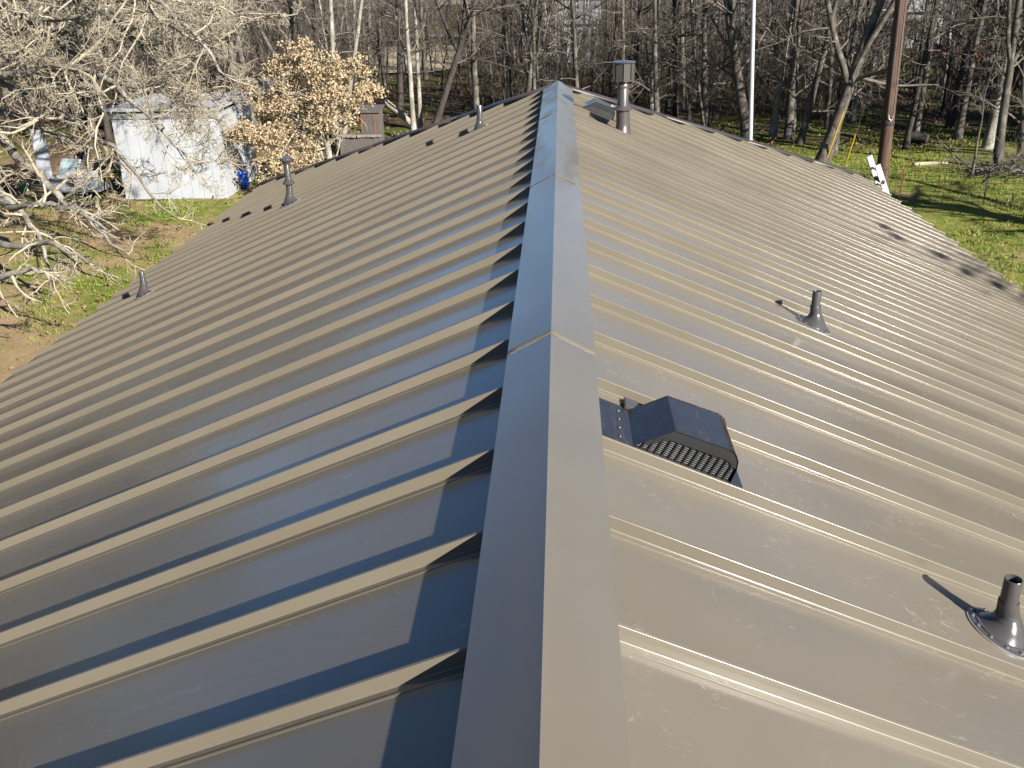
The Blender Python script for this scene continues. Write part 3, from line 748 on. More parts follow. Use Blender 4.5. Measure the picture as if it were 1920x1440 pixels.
# the same woods carried round both sides of the yard (they are mirrored in the glossy panels)
rgd = np.random.default_rng(14); nd = 400
an = np.concatenate([rgd.uniform(R(118), R(200), nd*3//4), rgd.uniform(R(-12), R(58), nd//4)]); di = np.concatenate([rgd.uniform(27, 60, nd*3//4), rgd.uniform(34, 66, nd//4)])
P0 = np.stack([di*np.cos(an), 8 + di*np.sin(an), np.full(nd, GZ)], 1); pxa = 960 + FPX*((P0-CAM)@CR)/((P0-CAM)@CF)
P0 = np.concatenate([P0, np.stack([rgd.uniform(17, 38, 70), rgd.uniform(27, 46, 70), np.full(70, GZ)], 1)]); pxa = 960 + FPX*((P0-CAM)@CR)/((P0-CAM)@CF)
P0 = P0[((P0-CAM)@CF < 1) | (pxa < -150) | (pxa > 2070)]; nd = len(P0); z = np.linspace(0, 11, 7)
Pd = P0[:, None, :] + z[None, :, None]*np.array([0, 0, 1.]) + rgd.normal(0, .15, (nd, 7, 3))*np.array([1, 1, 0]); Rd_ = np.linspace(1, .3, 7)[None]*rgd.uniform(.08, .2, (nd, 1))
V, F = tubes(Pd, Rd_, 5)
v2, f2, _ = crown_from(Pd, Rd_, np.full(nd, 11.), [dict(m_=22, frange=(.08, .98), ratio=.27, ang=(35, 80), nseg=3, gnarl=.15, trop=.06, rr=.45, rmin=.025, k=3), dict(m_=7, frange=(.2, 1), ratio=.5, ang=(30, 70), nseg=2, gnarl=.2, trop=.03, rr=.6, rmin=.018, k=3)], rgd)
tag(link('surrounding_woods', mesh_np('surrounding_woods', np.concatenate([V, v2]), [np.concatenate([F, f2+len(V)])], True), MAT['bark']), 'leafless woods to both sides of the yard', 'woods', kind='stuff')

# the big pale-twigged tree at the left: trunk outside the frame, limbs sweeping towards the house
rg = np.random.default_rng(77)
bt = np.array([-16.5, 22.5, GZ-.05])
lt = empty('pale_tree', bt, 'large pale bare tree with drooping twiggy limbs at the left edge', 'tree')
tp = np.array([[0, 0, 0], [.15, .1, 1.2], [.1, .25, 2.4], [.3, .2, 3.6], [.5, .0, 4.8], [.6, .2, 6.2], [.5, .3, 7.6]]); tr = np.array([.42, .34, .31, .29, .24, .17, .1])
V, F = tubes(tp[None], tr[None], 12); link('trunk', mesh_np('trunk', V, [F], True), MAT['bark_pale'], lt)
limbs_px = [ # pixel paths with distances: limbs hang in the space between shed and house
    [(-120, 60, 22.3), (0, 55, 21.6), (60, 40, 21), (110, 38, 20.5), (190, 20, 20)],
    [(-120, 60, 22.3), (10, 20, 22), (40, 75, 21.5), (66, 112, 21), (88, 140, 20.6), (110, 175, 20.2)],
    [(-120, 20, 22.4), (60, -30, 22), (150, 5, 21.4), (215, 45, 21), (270, 90, 20.6), (330, 150, 20.2), (370, 190, 20)],
    [(-120, 20, 22.4), (30, -60, 21), (150, -50, 20.4), (260, -20, 20), (340, 40, 19.6), (400, 105, 19.4), (440, 165, 19.2)],
    [(-120, 120, 22.2), (-20, 150, 21.6), (60, 190, 21), (120, 210, 20.4), (180, 260, 20), (236, 300, 19.6), (292, 378, 19.2), (338, 412, 19)],
    [(-120, 140, 22.2), (-40, 230, 21.2), (30, 290, 20.4), (80, 335, 19.8), (122, 378, 19.2), (165, 410, 18.9), (205, 450, 18.6), (240, 480, 18.4)],
    [(-120, 100, 22.3), (20, 140, 20.8), (90, 130, 20.2), (170, 135, 19.8), (250, 190, 19.4), (300, 235, 19.1), (345, 290, 19)],
    [(-120, 80, 22.3), (-10, 95, 22.4), (110, 90, 22.6), (200, 125, 22.8), (290, 165, 23), (370, 215, 23)],
    [(-120, 150, 22.2), (-60, 280, 20.6), (-10, 350, 19.4), (40, 400, 18.6), (75, 440, 18.1), (88, 490, 17.8), (92, 535, 17.6)],
    [(-120, 50, 22.3), (30, 60, 23), (120, 60, 23.4), (230, 20, 23.6), (330, 5, 23.8), (420, 40, 24)],
    [(-120, 40, 22.3), (0, -90, 21.6), (120, -120, 21), (280, -80, 20.6), (390, -20, 20.3), (460, 50, 20.2)],
    [(-120, 150, 22.2), (-110, 330, 18.5), (-60, 430, 16.2), (10, 462, 15.2), (80, 455, 14.8), (135, 470, 14.5), (170, 500, 14.4)],
    [(-120, 140, 22.2), (-130, 360, 17.2), (-60, 500, 15), (0, 520, 14.5), (50, 505, 14.3), (92, 520, 14.2)],
    [(-120, 120, 22.2), (-100, 280, 19), (-20, 370, 17), (60, 385, 16.2), (130, 392, 15.8), (200, 425, 15.6)],
    [(-120, 130, 22.2), (0, 210, 22), (90, 250, 21.8), (190, 290, 21.6), (260, 330, 21.5)],
]
def smooth_path(C, n_):
    C = np.array(C); t = np.linspace(0, len(C)-1, n_); out = []
    for x in t:
        i = min(int(x), len(C)-2); u_ = x-i
        p0, p1, p2, p3 = C[max(i-1, 0)], C[i], C[i+1], C[min(i+2, len(C)-1)]
        out.append(.5*((2*p1)+(-p0+p2)*u_+(2*p0-5*p1+4*p2-p3)*u_*u_+(-p0+3*p1-3*p2+p3)*u_**3))
    return np.array(out)
LP = []
for q, lp in enumerate(limbs_px):
    C = [at(*c) for c in lp]; hgt = np.clip(C[0][2]-GZ, 1.4, 6.0)
    st = bt + np.array([np.interp(hgt, tp[:, 2], tp[:, 0]), np.interp(hgt, tp[:, 2], tp[:, 1]), hgt-.3])
    LP.append(smooth_path([st] + C[1:], 18) + rg.normal(0, .03, (18, 3)))
LP = np.array(LP) - bt
LR = np.linspace(.115, .018, 18)[None]*rg.uniform(.75, 1.15, (len(LP), 1))
MAT['limb'] = bark('limb_bark', (.10, .088, .072), (.40, .355, .29), (.46, .43, .36), sc=6)
V, F = tubes(LP, LR, 8); link('limbs', mesh_np('limbs', V, [F], True), MAT['limb'], lt)
LL_ = np.linalg.norm(np.diff(LP, axis=1), axis=2).sum(1)
hi = np.array([0, 1, 2, 3, 6, 7, 9, 10]); lo = np.array([4, 5, 8, 14]); near_ = np.array([11, 12, 13])
V, F, _ = crown_from(LP[hi], LR[hi], LL_[hi], [
    dict(m_=18, frange=(.18, 1), ratio=.26, ang=(35, 80), nseg=7, gnarl=.22, trop=-.01, rr=.55, rmin=.014, k=5),
    dict(m_=8, frange=(.15, 1), ratio=.40, ang=(30, 75), nseg=5, gnarl=.24, trop=.03, rr=.5, rmin=.007, k=4),
    dict(m_=8, frange=(.15, 1), ratio=.5, ang=(25, 65), nseg=4, gnarl=.22, trop=.05, rr=.6, rmin=.006, k=3),
    dict(m_=2, frange=(.3, 1), ratio=.6, ang=(20, 60), nseg=2, gnarl=.2, trop=.05, rr=.8, rmin=.005, k=3)], rg)
V2, F2, _ = crown_from(LP[lo], LR[lo], LL_[lo], [
    dict(m_=13, frange=(.25, 1), ratio=.17, ang=(35, 80), nseg=6, gnarl=.24, trop=-.02, rr=.55, rmin=.013, k=5),
    dict(m_=6, frange=(.15, 1), ratio=.45, ang=(30, 75), nseg=5, gnarl=.24, trop=.05, rr=.55, rmin=.008, k=4),
    dict(m_=5, frange=(.15, 1), ratio=.5, ang=(25, 65), nseg=3, gnarl=.2, trop=.06, rr=.65, rmin=.006, k=3)], rg)
V3, F3, _ = crown_from(LP[near_], LR[near_], LL_[near_], [
    dict(m_=7, frange=(.55, 1), ratio=.07, ang=(35, 80), nseg=6, gnarl=.24, trop=-.02, rr=.55, rmin=.011, k=5),
    dict(m_=5, frange=(.15, 1), ratio=.5, ang=(30, 75), nseg=4, gnarl=.24, trop=.05, rr=.5, rmin=.006, k=3),
    dict(m_=3, frange=(.15, 1), ratio=.5, ang=(25, 65), nseg=3, gnarl=.2, trop=.06, rr=.65, rmin=.0045, k=3)], rg)
F = np.concatenate([F, F2+len(V), F3+len(V)+len(V2)]); V = np.concatenate([V, V2, V3])
link('crown', mesh_np('crown', V, [F], True), MAT['twig_pale'], lt)

# trees beside the house, outside the frame, whose shadows fall on lawn and roof
def shade_tree(x_, y_, H, r0, seed, label, low=.2):
    g = np.random.default_rng(seed)
    place_tree('bare_tree', wood_tree_meshes(g, H, r0, (g.normal(0, .05), g.normal(0, .05)), low, 1.0, True, 'bark', .08), (x_, y_, GZ-.05), 0, 1, label, 'yard trees outside the frame')
shade_tree(-8.6, 7.2, 7.5, .3, 501, 'bare yard tree beside the left wall of the house', .25)
shade_tree(-9.8, 11.2, 5.0, .14, 502, 'smaller bare yard tree by the left lawn')
shade_tree(11.4, 4.2, 9.4, .18, 503, 'bare yard tree beside the right wall of the house', .45)
shade_tree(17.5, 18.6, 9.5, .42, 504, 'stout bare yard tree beyond the right lawn', .35)

# small oak that kept its tan leaves
rg = np.random.default_rng(21)
ob = at(617, 290, 28.0); ob = np.array([ob[0], 28.0, GZ-.05])
ok = empty('oak_tree', ob, 'small oak still holding its dry tan leaves, behind the far left roof edge', 'tree')
tz = np.array([[0, 0, 0], [.02, 0, .7], [-.03, .05, 1.4], [-.12, .05, 2.1], [-.2, .1, 2.8], [-.3, .1, 3.5]]); trd = np.array([.13, .1, .09, .075, .05, .02])
V, F = tubes(tz[None], trd[None], 9)
t2 = np.array([[.02, .1, 0], [-.12, .15, .8], [-.35, .1, 1.5], [-.75, 0, 2.1], [-1.1, -.1, 2.5]]); V2, F2 = tubes(t2[None], np.array([.09, .08, .06, .04, .02])[None], 8)
link('trunk', mesh_np('trunk', np.concatenate([V, V2]), [np.concatenate([F, F2+len(V)])], True), MAT['bark_pale'], ok)
# boughs end in leaf masses placed where the photograph shows them
lobes = [(705, 165, 28.1, .3), (668, 120, 28, .34), (520, 118, 28.2, .36), (430, 252, 27.7, .3), (560, 95, 28, .50), (600, 125, 27.7, .62), (535, 140, 28.2, .6), (640, 130, 28, .5), (675, 140, 28.1, .36), (690, 175, 28, .42), (610, 175, 27.6, .7), (545, 185, 28, .6), (500, 200, 28.2, .45),
         (660, 185, 27.8, .5), (455, 248, 27.6, .5), (480, 250, 27.4, .5), (512, 262, 27.4, .5), (600, 225, 27.6, .42), (640, 225, 27.8, .4), (535, 230, 28, .38), (560, 295, 27.6, .42), (508, 306, 27.2, .40), (500, 338, 27.2, .30), (535, 325, 27.3, .34), (575, 265, 27.8, .38), (470, 165, 28.3, .3), (590, 300, 27.8, .3)]
B_ = []; Lc = []
for (px, py, Yd, rr_) in lobes:
    c = at(px, py, Yd) - ob; Lc.append((c, rr_)); st = tz[rg.integers(1, 5)] if px > 540 else t2[rg.integers(1, 4)]
    mid_ = (st + c)/2 + rg.normal(0, .1, 3); B_.append(smooth_path([st, mid_, c], 7))
B_ = np.array(B_); Br = np.repeat(np.linspace(.035, .01, 7)[None], len(B_), 0)
V, F = tubes(B_, Br, 5); v2, f2, _ = crown_from(B_, Br, np.full(len(B_), 1.0), [dict(m_=9, frange=(.3, 1), ratio=.6, ang=(30, 80), nseg=4, gnarl=.25, trop=0, rr=.5, rmin=.006, k=3), dict(m_=4, frange=(.2, 1), ratio=.5, ang=(30, 70), nseg=2, gnarl=.2, trop=0, rr=.7, rmin=.0045, k=3)], rg)
cr = link('crown', mesh_np('crown', np.concatenate([V, v2]), [np.concatenate([F, f2+len(V)])], True), MAT['twig_pale'], ok)
def leaf_cloud(C, S, rg):
    """bent two-quad leaves at points C with sizes S"""
    n_ = len(C); u_ = rg.standard_normal((n_, 3)); u_ /= np.linalg.norm(u_, axis=1, keepdims=True)
    v = rg.standard_normal((n_, 3)); v -= (v*u_).sum(1, keepdims=True)*u_; v /= np.linalg.norm(v, axis=1, keepdims=True); w_ = np.cross(u_, v)
    S = S[:, None]
    P = [C-u_*S*.5, C-u_*S*.1+v*S*.3+w_*S*.12, C+u_*S*.25+v*S*.22+w_*S*.1, C+u_*S*.55, C+u_*S*.25-v*S*.22+w_*S*.1, C-u_*S*.1-v*S*.3+w_*S*.12]
    V = np.stack(P, 1).reshape(-1, 3); b_ = np.arange(n_)[:, None]*6
    return V, np.concatenate([b_+np.array([0, 1, 2, 3]), b_+np.array([0, 3, 4, 5])])
pts = []
for c, rr_ in Lc:
    ncl = int(52*(rr_/.5)**2)
    for _ in range(ncl):     # leaves sit in small bunches at shoot ends with gaps between
        d_ = rg.standard_normal(3); d_ /= np.linalg.norm(d_); cc = c + d_*rr_*rg.random()**.45*np.array([1.1, 1.0, .8])
        pts.append(cc + rg.normal(0, .062, (rg.integers(6, 15), 3)))
pts = np.concatenate(pts)
V, F = leaf_cloud(pts, rg.uniform(.055, .11, len(pts)), rg)
tag(link('leaves', mesh_np('leaves', V, [F]), MAT['oakleaf'], ok), kind='stuff')

# ------------------------------------------------------------------ grass and fallen leaves
rgg = np.random.default_rng(9)
def in_view(P, margin=60):
    px, py = to_px(P.T) if False else (960 + FPX*((P-CAM)@CR)/((P-CAM)@CF), 720 - FPX*((P-CAM)@CU)/((P-CAM)@CF))
    return (px > -margin) & (px < 1920+margin) & (py > -margin) & (py < 1440)
def scatter(n_, x0, x1, y0_, y1_):
    P = np.stack([rgg.uniform(x0, x1, n_), rgg.uniform(y0_, y1_, n_), np.full(n_, GZ)], 1); return P[in_view(P)]
P = np.concatenate([scatter(60000, -18, -5.6, 12, 31), scatter(60000, 5.6, 17, 14, 38)])
nz = np.sin(P[:, 0]*1.3+.4)*np.sin(P[:, 1]*.9) + .7*np.sin(P[:, 0]*3.1+P[:, 1]*2.3) + rgg.normal(0, .6, len(P))
P = P[nz > np.where(P[:, 0] < 0, .15, -.45)]
n_ = len(P); hgt = rgg.uniform(.02, .07, n_); hgt[rgg.random(n_) < .03] *= 2.2
a = rgg.uniform(0, 6.28, n_); dx = np.stack([np.cos(a), np.sin(a), 0*a], 1)*rgg.uniform(.008, .02, n_)[:, None]
tip = np.stack([rgg.normal(0, .03, n_), rgg.normal(0, .03, n_), hgt], 1)
mid_ = tip*.55 + np.array([0, 0, .006])
V = np.stack([P-dx, P+dx, P+dx*.7+mid_, P-dx*.7+mid_, P+tip], 1).reshape(-1, 3); b_ = np.arange(n_)[:, None]*5
me = mesh_np('grass', V, [b_+np.array([0, 1, 2, 3]), b_+np.array([3, 2, 4])])
tag(link('grass', me, MAT['grass']), 'patchy yellow-green lawn grass around the house', 'grass', kind='stuff')
P = np.concatenate([scatter(1500, -18, -5.6, 12, 31), scatter(1500, 5.6, 17, 14, 36), scatter(26000, -30, 32, 34, 62)])
P[:, 2] += rgg.uniform(.02, .08, len(P))
V, F = leaf_cloud(P, rgg.uniform(.05, .13, len(P)), rgg)
tag(link('fallen_leaves', mesh_np('fallen_leaves', V, [F]), MAT['litter']), 'brown fallen leaves strewn over lawn and woodland floor', 'leaves', kind='stuff')

# ------------------------------------------------------------------ things in the yard, right side
# utility pole
pb = at(1652, 345, 28.0); pt = at(1690, 0, 28.0)
lean = np.array([(pt[0]-pb[0])/(pt[2]-pb[2]), 0, 1])
po = empty('utility_pole', (pb[0] + lean[0]*(GZ-pb[2]), 28.0, GZ), 'dark brown wooden utility pole behind the right corner of the roof', 'utility pole')
zs = np.linspace(0, 10, 12); s = MB(); s.tube([lean*z_ for z_ in zs], np.linspace(.175, .14, 12), 20); s.build('pole', MAT['pole'], po, True)
s = MB(); s.tube([lean*z_ + np.array([(.03 if k_ else -.06), -.187+.003*z_, 0]) for z_, k_ in [(2.1, 0), (2.5, 0), (3.2, 0), (4.2, 0), (7, 0)]], .009, 6)
s.tube([lean*z_ + np.array([.075, -.17+.003*z_, 0]) for z_ in (2.1, 2.5, 3.2, 4.2, 7)], .009, 6)
s.tube([lean*2.1 + np.array([-.06, -.18, 0]), lean*1.98 + np.array([-.035, -.19, 0]), lean*1.94 + np.array([.01, -.193, 0]), lean*1.98 + np.array([.055, -.185, 0]), lean*2.1 + np.array([.075, -.168, 0])], .009, 6)
s.build('cable_loop', MAT['steel'], po, True)
s = MB(); s.lathe([(.184, 1.80), (.189, 1.82), (.189, 1.89), (.184, 1.91)], 20, lean*0 + np.array([lean[0]*1.85, 0, 0]), False); s.build('pole_band', MAT['black'], po, True)
s = MB(); s.bar(lean*9.2 + np.array([-1.1, 0, 0]), lean*9.2 + np.array([1.1, 0, 0]), .1, .12); s.build('crossarm', MAT['pole'], po)
# two guy wires with yellow guards
for (b0, t0, lb) in (((1556, 282), (1582, 208), 'left yellow guy-wire guard beside the leaning tree'), ((1588, 300), (1604, 252), 'right shorter yellow guy-wire guard left of the utility pole')):
    A = at(*b0, 31.5); Bt = at(*t0, 31.2); dirv = (Bt-A); A0 = A - dirv*((A[2]-GZ)/dirv[2])
    g = empty('guy_guard', A0, lb, 'guy guard', 'yellow guy guards'); A_ = A0*0; top = Bt-A0
    s = MB(); s.tube([A_ + top*.02, top], .024, 8); s.build('guard', MAT['yellow'], g, True)
    s = MB(); s.tube([A_ - top*.03, top*1.03, top*1.9], .006, 5); s.build('wire', MAT['steel'], g)
# white mast
m0 = at(1407, 250, 26); m1 = at(1413, 0, 26); mv = (m1-m0)/(m1[2]-m0[2]); mb = m0 + mv*(GZ-m0[2])
ma = empty('mast', mb, 'tall thin white mast rising behind the right side of the roof', 'mast')
s = MB(); s.tube([mv*0, mv*2.5, mv*5, mv*8.5], [.06, .058, .054, .046], 14); s.build('mast_tube', MAT['white'], ma, True)
s = MB(); s.lathe([(.12, 0), (.12, .04), (.075, .06), (.068, .22)], 16, (0, 0, 0), True); s.build('base_sleeve', MAT['steel'], ma, True)
s = MB(); s.lathe([(.0, 8.49), (.06, 8.52), (.07, 8.58), (.0, 8.65)], 12, mv*8.5 - np.array([0, 0, 8.5]), False); s.build('finial', MAT['white'], ma, True)
# ladder against the back eave
la = empty('ladder', (6.62, 16.15, GZ), 'white aluminium ladder leaning on the far right corner of the eave', 'ladder')
lt_ = np.array([-1.42, 0, 3.16]); e_ = np.array([0, .36, 0])
for q in (-.5, .5):
    s = MB(); s.bar(e_*q, e_*q + lt_*(1.0 if q > 0 else .975), .03, .09); s.build('rail', MAT['alu'], la, bevel=.004)
for q in range(11):
    s = MB(); f_ = .06 + q*.088; s.bar(lt_*f_ - e_*.46, lt_*f_ + e_*.46, .035, .03); s.build('rung', MAT['alu'], la)
s = MB(); s.bar(lt_*.885 - e_*.56, lt_*.885 + e_*.56, .05, .06); s.build('lock', MAT['black'], la)
# wire fence
fA = on_ground(1684, 383); fB = on_ground(1842, 388); dv = (fB-fA); 
fe = empty('wire_fence', (fA[0], fA[1], GZ), 'welded wire fence on thin steel posts across the right lawn', 'fence')
tops = []
for q in range(-2, 5):
    p_ = dv*q; hgt = 1.06 if q == 0 else .98
    s = MB(); s.box((p_[0], p_[1], hgt/2-.1), (.032, .008, hgt+.2)); s.box((p_[0], p_[1]+.014, hgt/2-.1), (.008, .028, hgt+.2))
    o = s.build('post', MAT['rust'] if q == 0 else MAT['darkpost'], fe)
    if q == 0: o['label'] = 'rusty orange post'
s = MB(); Lf = np.linalg.norm(dv[:2]); ux = dv/Lf; n_ = int(6*Lf/.152)
for j, z_ in enumerate((.04, .14, .25, .37, .50, .64, .79, .93)):
    s.tube([ux*(-2*Lf + i*Lf/6) + np.array([0, -.012, z_ + .012*math.sin(i*1.7+j)]) for i in range(0, 37)], .006, 3)
for i in range(n_):
    x_ = -2*Lf + i*.152; b0 = ux*x_ + np.array([0, -.012, 0]); s.tube([b0 + np.array([0, 0, .04]), b0 + np.array([.004*math.sin(i), 0, .5]), b0 + np.array([0, 0, .93 + .012*math.sin(x_/Lf*6*1.7+7)])], .005, 3)
s.build('wire_mesh', MAT['wire'], fe)
# brush pile and logs at the woods edge
rg = np.random.default_rng(31); bc = on_ground(1885, 325)
P = rg.normal(0, 1, (90, 3))*np.array([.9, .35, 0]) + np.array([0, 0, .05]); d_ = rg.normal(0, 1, (90, 3))*np.array([1, .5, .25]) + np.array([.3, 0, .1]); d_ /= np.linalg.norm(d_, axis=1, keepdims=True)
pts = [P]
for _ in range(5): d_ = d_ + rg.normal(0, .15, d_.shape); d_ /= np.linalg.norm(d_, axis=1, keepdims=True); pts.append(pts[-1] + d_*.32)
Q = np.stack(pts, 1); Q[:, :, 2] = np.abs(Q[:, :, 2])*.8 + .03; rq = np.linspace(.02, .006, 6)[None]*rg.uniform(.5, 1.6, (90, 1))
bpz = empty('brush_pile', (bc[0]+.4, bc[1], GZ), 'pile of cut grey branches at the lawn edge on the right', 'brush pile')
V, F = tubes(Q, rq, 5); o = tag(link('branches', mesh_np('branches', V, [F], True), MAT['bark'], bpz), kind='stuff')
v2, f2, _ = crown_from(Q, rq, np.full(90, 1.6), [dict(m_=6, frange=(.2, 1), ratio=.4, ang=(25, 70), nseg=3, gnarl=.2, trop=.02, rr=.6, rmin=.005, k=3)], rg)
o = tag(link('twigs', mesh_np('twigs', v2, [f2], True), MAT['twig'], bpz), kind='stuff')
def log(name, p0, p1, r_, mat, label, bend=.06):
    p0 = np.array(p0, float); p1 = np.array(p1, float); mid_ = (p0+p1)/2 + np.array([0, 0, bend])
    s = MB(); pts_ = smooth_path([p0, mid_, p1], 9) - p0
    s.tube(pts_, np.linspace(r_, r_*.7, 9), 12)
    o_ = s.build(name, MAT[mat], None, True); o_.location = p0
    me_ = o_.data; b2 = bmesh.new(); b2.from_mesh(me_); bmesh.ops.holes_fill(b2, edges=b2.edges[:]); b2.to_mesh(me_); b2.free()
    return tag(o_, label, 'log')
q0 = on_ground(1838, 319); q1 = on_ground(1868, 325); log('log', q0 + [0, 0, .08], q1 + [0, 0, .08], .06, 'log', 'short pale log in front of the brush pile', .01)
q0 = on_ground(1893, 325); q1 = on_ground(1925, 330); log('log', q0 + [0, 0, .09], q1 + [0, 0, .09], .07, 'log', 'pale log under the right side of the brush pile', .01)
q0 = on_ground(1712, 312); q1 = on_ground(1775, 309); log('log', q0 + [0, 0, .06], q1 + [0, 0, .06], .07, 'log', 'long pale log lying on the grass right of the utility pole', .01)
q0 = on_ground(1700, 268); q1 = on_ground(1738, 272); log('log', q0 + [0, 0, .2], q1 + [0, 0, .2], .22, 'bark_dark', 'dark rotting log among the trees on the right', .02)
q0 = at(722, 192, 41); q1 = at(770, 215, 40.2); log('log', (q0[0], 41, max(q0[2], GZ+.6)), (q1[0], 40.2, GZ+.15), .16, 'log', 'pale fallen trunk propped among the trees left of the ridge', .03)

# ------------------------------------------------------------------ yard, left side
# white shed
g0 = on_ground(236, 375); g1 = on_ground(428, 372); yS = (g0[1]+g1[1])/2
W_ = g1[0]-g0[0]; sh = empty('shed', ((g0[0]+g1[0])/2, yS + 1.6, GZ), 'white metal storage shed on the left lawn behind the pale twigs', 'shed')
HS = 2.42
s = MB(); s.box((0, 0, HS/2), (W_, 3.2, HS)); s.build('wall', MAT['white'], sh)
nb = 9
for q in range(nb):
    s = MB(); x_ = -W_/2 + (q+.5)*W_/nb; s.box((x_, -1.606, HS/2-.05), (W_/nb-.012, .012, HS-.12)); s.build('panel', MAT['white'], sh, bevel=.003)
s = MB(); s.box((0, -1.63, HS+.02), (W_+.14, .05, .20)); s.build('fascia', MAT['greyband'], sh)
s = MB(); s.box((0, .0, HS+.17), (W_+.2, 3.5, .07)); s.build('roof', MAT['offwhite'], sh)
s = MB(); s.box((W_/2+.008, -.4, 1.0), (.016, .9, 1.95)); s.build('door', MAT['offwhite'], sh)
# blue drums beside the shed
for (px, py, r_, h_, lb) in ((449, 353, .30, .60, 'blue plastic drum standing right of the white shed'), ):
    g = on_ground(px, py); d_ = empty('drum', (g[0], g[1], GZ), lb, 'drum')
    s = MB(); s.lathe([(r_*.93, 0), (r_, .04), (r_, h_*.32), (r_*1.04, h_*.34), (r_*1.04, h_*.38), (r_, h_*.4), (r_, h_*.66), (r_*1.04, h_*.68), (r_*1.04, h_*.72), (r_, h_*.74), (r_, h_-.05), (r_*.92, h_)], 28, (0, 0, 0), True); s.build('barrel', MAT['blue'], d_, True)
    s = MB(); s.lathe([(.05, h_), (.055, h_+.03), (.03, h_+.035)], 14, (-.1, .05, 0), True); s.build('bung', MAT['blue'], d_, True)
g = at(441, 322, 28.6); bk = empty('bucket', (g[0], 28.6, GZ), 'small round blue container perched behind the blue drum', 'container')
s = MB(); zt = g[2]-GZ; s.lathe([(.10, zt-.16), (.15, zt-.1), (.16, zt), (.13, zt+.09), (.06, zt+.13)], 20, (0, 0, 0), True); s.build('globe', MAT['blue'], bk, True)
s = MB(); s.box((0, 0, (zt-.16)/2), (.3, .3, zt-.16)); s.build('stand', MAT['oldwood'], bk)
# white trailer box with panel joints
g0 = on_ground(98, 372); g1 = on_ground(192, 370); W_ = g1[0]-g0[0]
tb = empty('utility_trailer', ((g0[0]+g1[0])/2, g0[1]+.6, GZ), 'low white utility trailer with panelled side, left of the shed', 'trailer')
s = MB(); s.box((0, 0, .36), (W_, 1.1, .05)); s.build('bed', MAT['black'], tb)
for q in range(3):
    s = MB(); x_ = -W_/2 + (q+.5)*W_/3; s.box((x_, -.55, .38), (W_/3-.025, .03, .42)); s.build('side_panel', MAT['white'], tb, bevel=.004)
for q in (-1, 1):
    s = MB(); s.box((q*W_/2, 0, .38), (.03, 1.1, .4)); s.build('end_panel', MAT['offwhite'], tb)
s = MB(); s.box((0, .55, .38), (W_, .03, .42)); s.build('back_panel', MAT['offwhite'], tb)
s = MB(); s.box((-.02, -.568, .46), (.16, .004, .16), ry=R(45)); s.build('diamond_placard', MAT['glassdark'], tb)
for q in (-1, 1):
    s = MB(); T_ = np.array([[1, 0, 0], [0, 0, -1], [0, 1, 0]]); s.lathe([(.08, -.06), (.15, -.06), (.16, -.03), (.16, .03), (.15, .06), (.08, .06)], 20, (.2, q*.42, .16), True, T_); s.build('wheel', MAT['black'], tb, True)
s = MB(); s.bar((-W_/2, 0, .3), (-W_/2-.9, 0, .26), .06, .06); s.build('drawbar', MAT['steel'], tb)
# leaning sheets and clutter
def sheet_thing(name, px, py, Yd, w_, h_, t_, rz, rx, mat, label, cat):
    g_ = at(px, py, Yd); s_ = MB(); s_.box((0, 0, h_/2), (w_, t_, h_), rx=rx); s_.box((0, -t_*.8, h_/2), (w_*.96, t_*.4, .04), rx=rx)
    o_ = s_.build(name, MAT[mat], None, bevel=.004); o_.location = (g_[0], g_[1], GZ); o_.rotation_euler = (0, 0, rz); return tag(o_, label, cat)
sheet_thing('leaning_panel', 78, 290, 29.5, .42, 1.75, .04, .2, R(-8), 'white', 'narrow white panel standing upright left of the shed', 'panel')
sheet_thing('leaning_panel', 128, 325, 29, .75, .95, .05, -.3, R(-32), 'aqua', 'pale aqua panel tilted above the white trailer', 'panel')
sheet_thing('leaning_panel', 22, 330, 29, 1.0, .8, .05, .3, R(-30), 'redwood', 'reddish brown board heap end at the left edge', 'board')
sheet_thing('leaning_panel', 168, 360, 29.5, .5, 1.1, .04, .5, R(-20), 'oldwood', 'weathered board leaning between trailer and shed', 'board')
g = on_ground(213, 372); sw = empty('sawhorse', (g[0], g[1]+.3, GZ), 'small yellow frame standing against the left end of the shed', 'frame')
for q in (-1, 1):
    for e_ in (-1, 1):
        s = MB(); s.bar((q*.22, e_*.22, 0), (q*.2, 0, .72), .04); s.build('leg', MAT['oldwood'], sw)
for q, z_ in enumerate((.70, .60, .78)):
    s = MB(); s.bar((-.3, -.03*q, z_), (.3, -.03*q, z_+.05*(q-1)), .03); s.build('rail', MAT['yellow'], sw)
g = on_ground(50, 362); s = MB(); s.lathe([(.13, 0), (.17, .26), (.18, .27), (.18, .30), (.15, .30), (.14, .05)], 18, (0, 0, 0), True); o = s.build('flower_pot', MAT['green'], None, True); o.location = (g[0], g[1], GZ); tag(o, 'green plastic pot on the grass at the far left', 'pot')
for q, (px, py) in enumerate(((18, 330), (42, 324))):
    g = on_ground(px, py); s = MB(); s.lathe([(.12, 0), (.15, .3), (.155, .31), (.14, .31), (.11, .03)], 16, (0, 0, 0), True); o = s.build('bucket', MAT['orange'], None, True); o.location = (g[0], g[1], GZ)
    tag(o, ('orange bucket nearest the left edge of the photo', 'orange bucket right of the other, by the clutter at far left')[q], 'bucket')
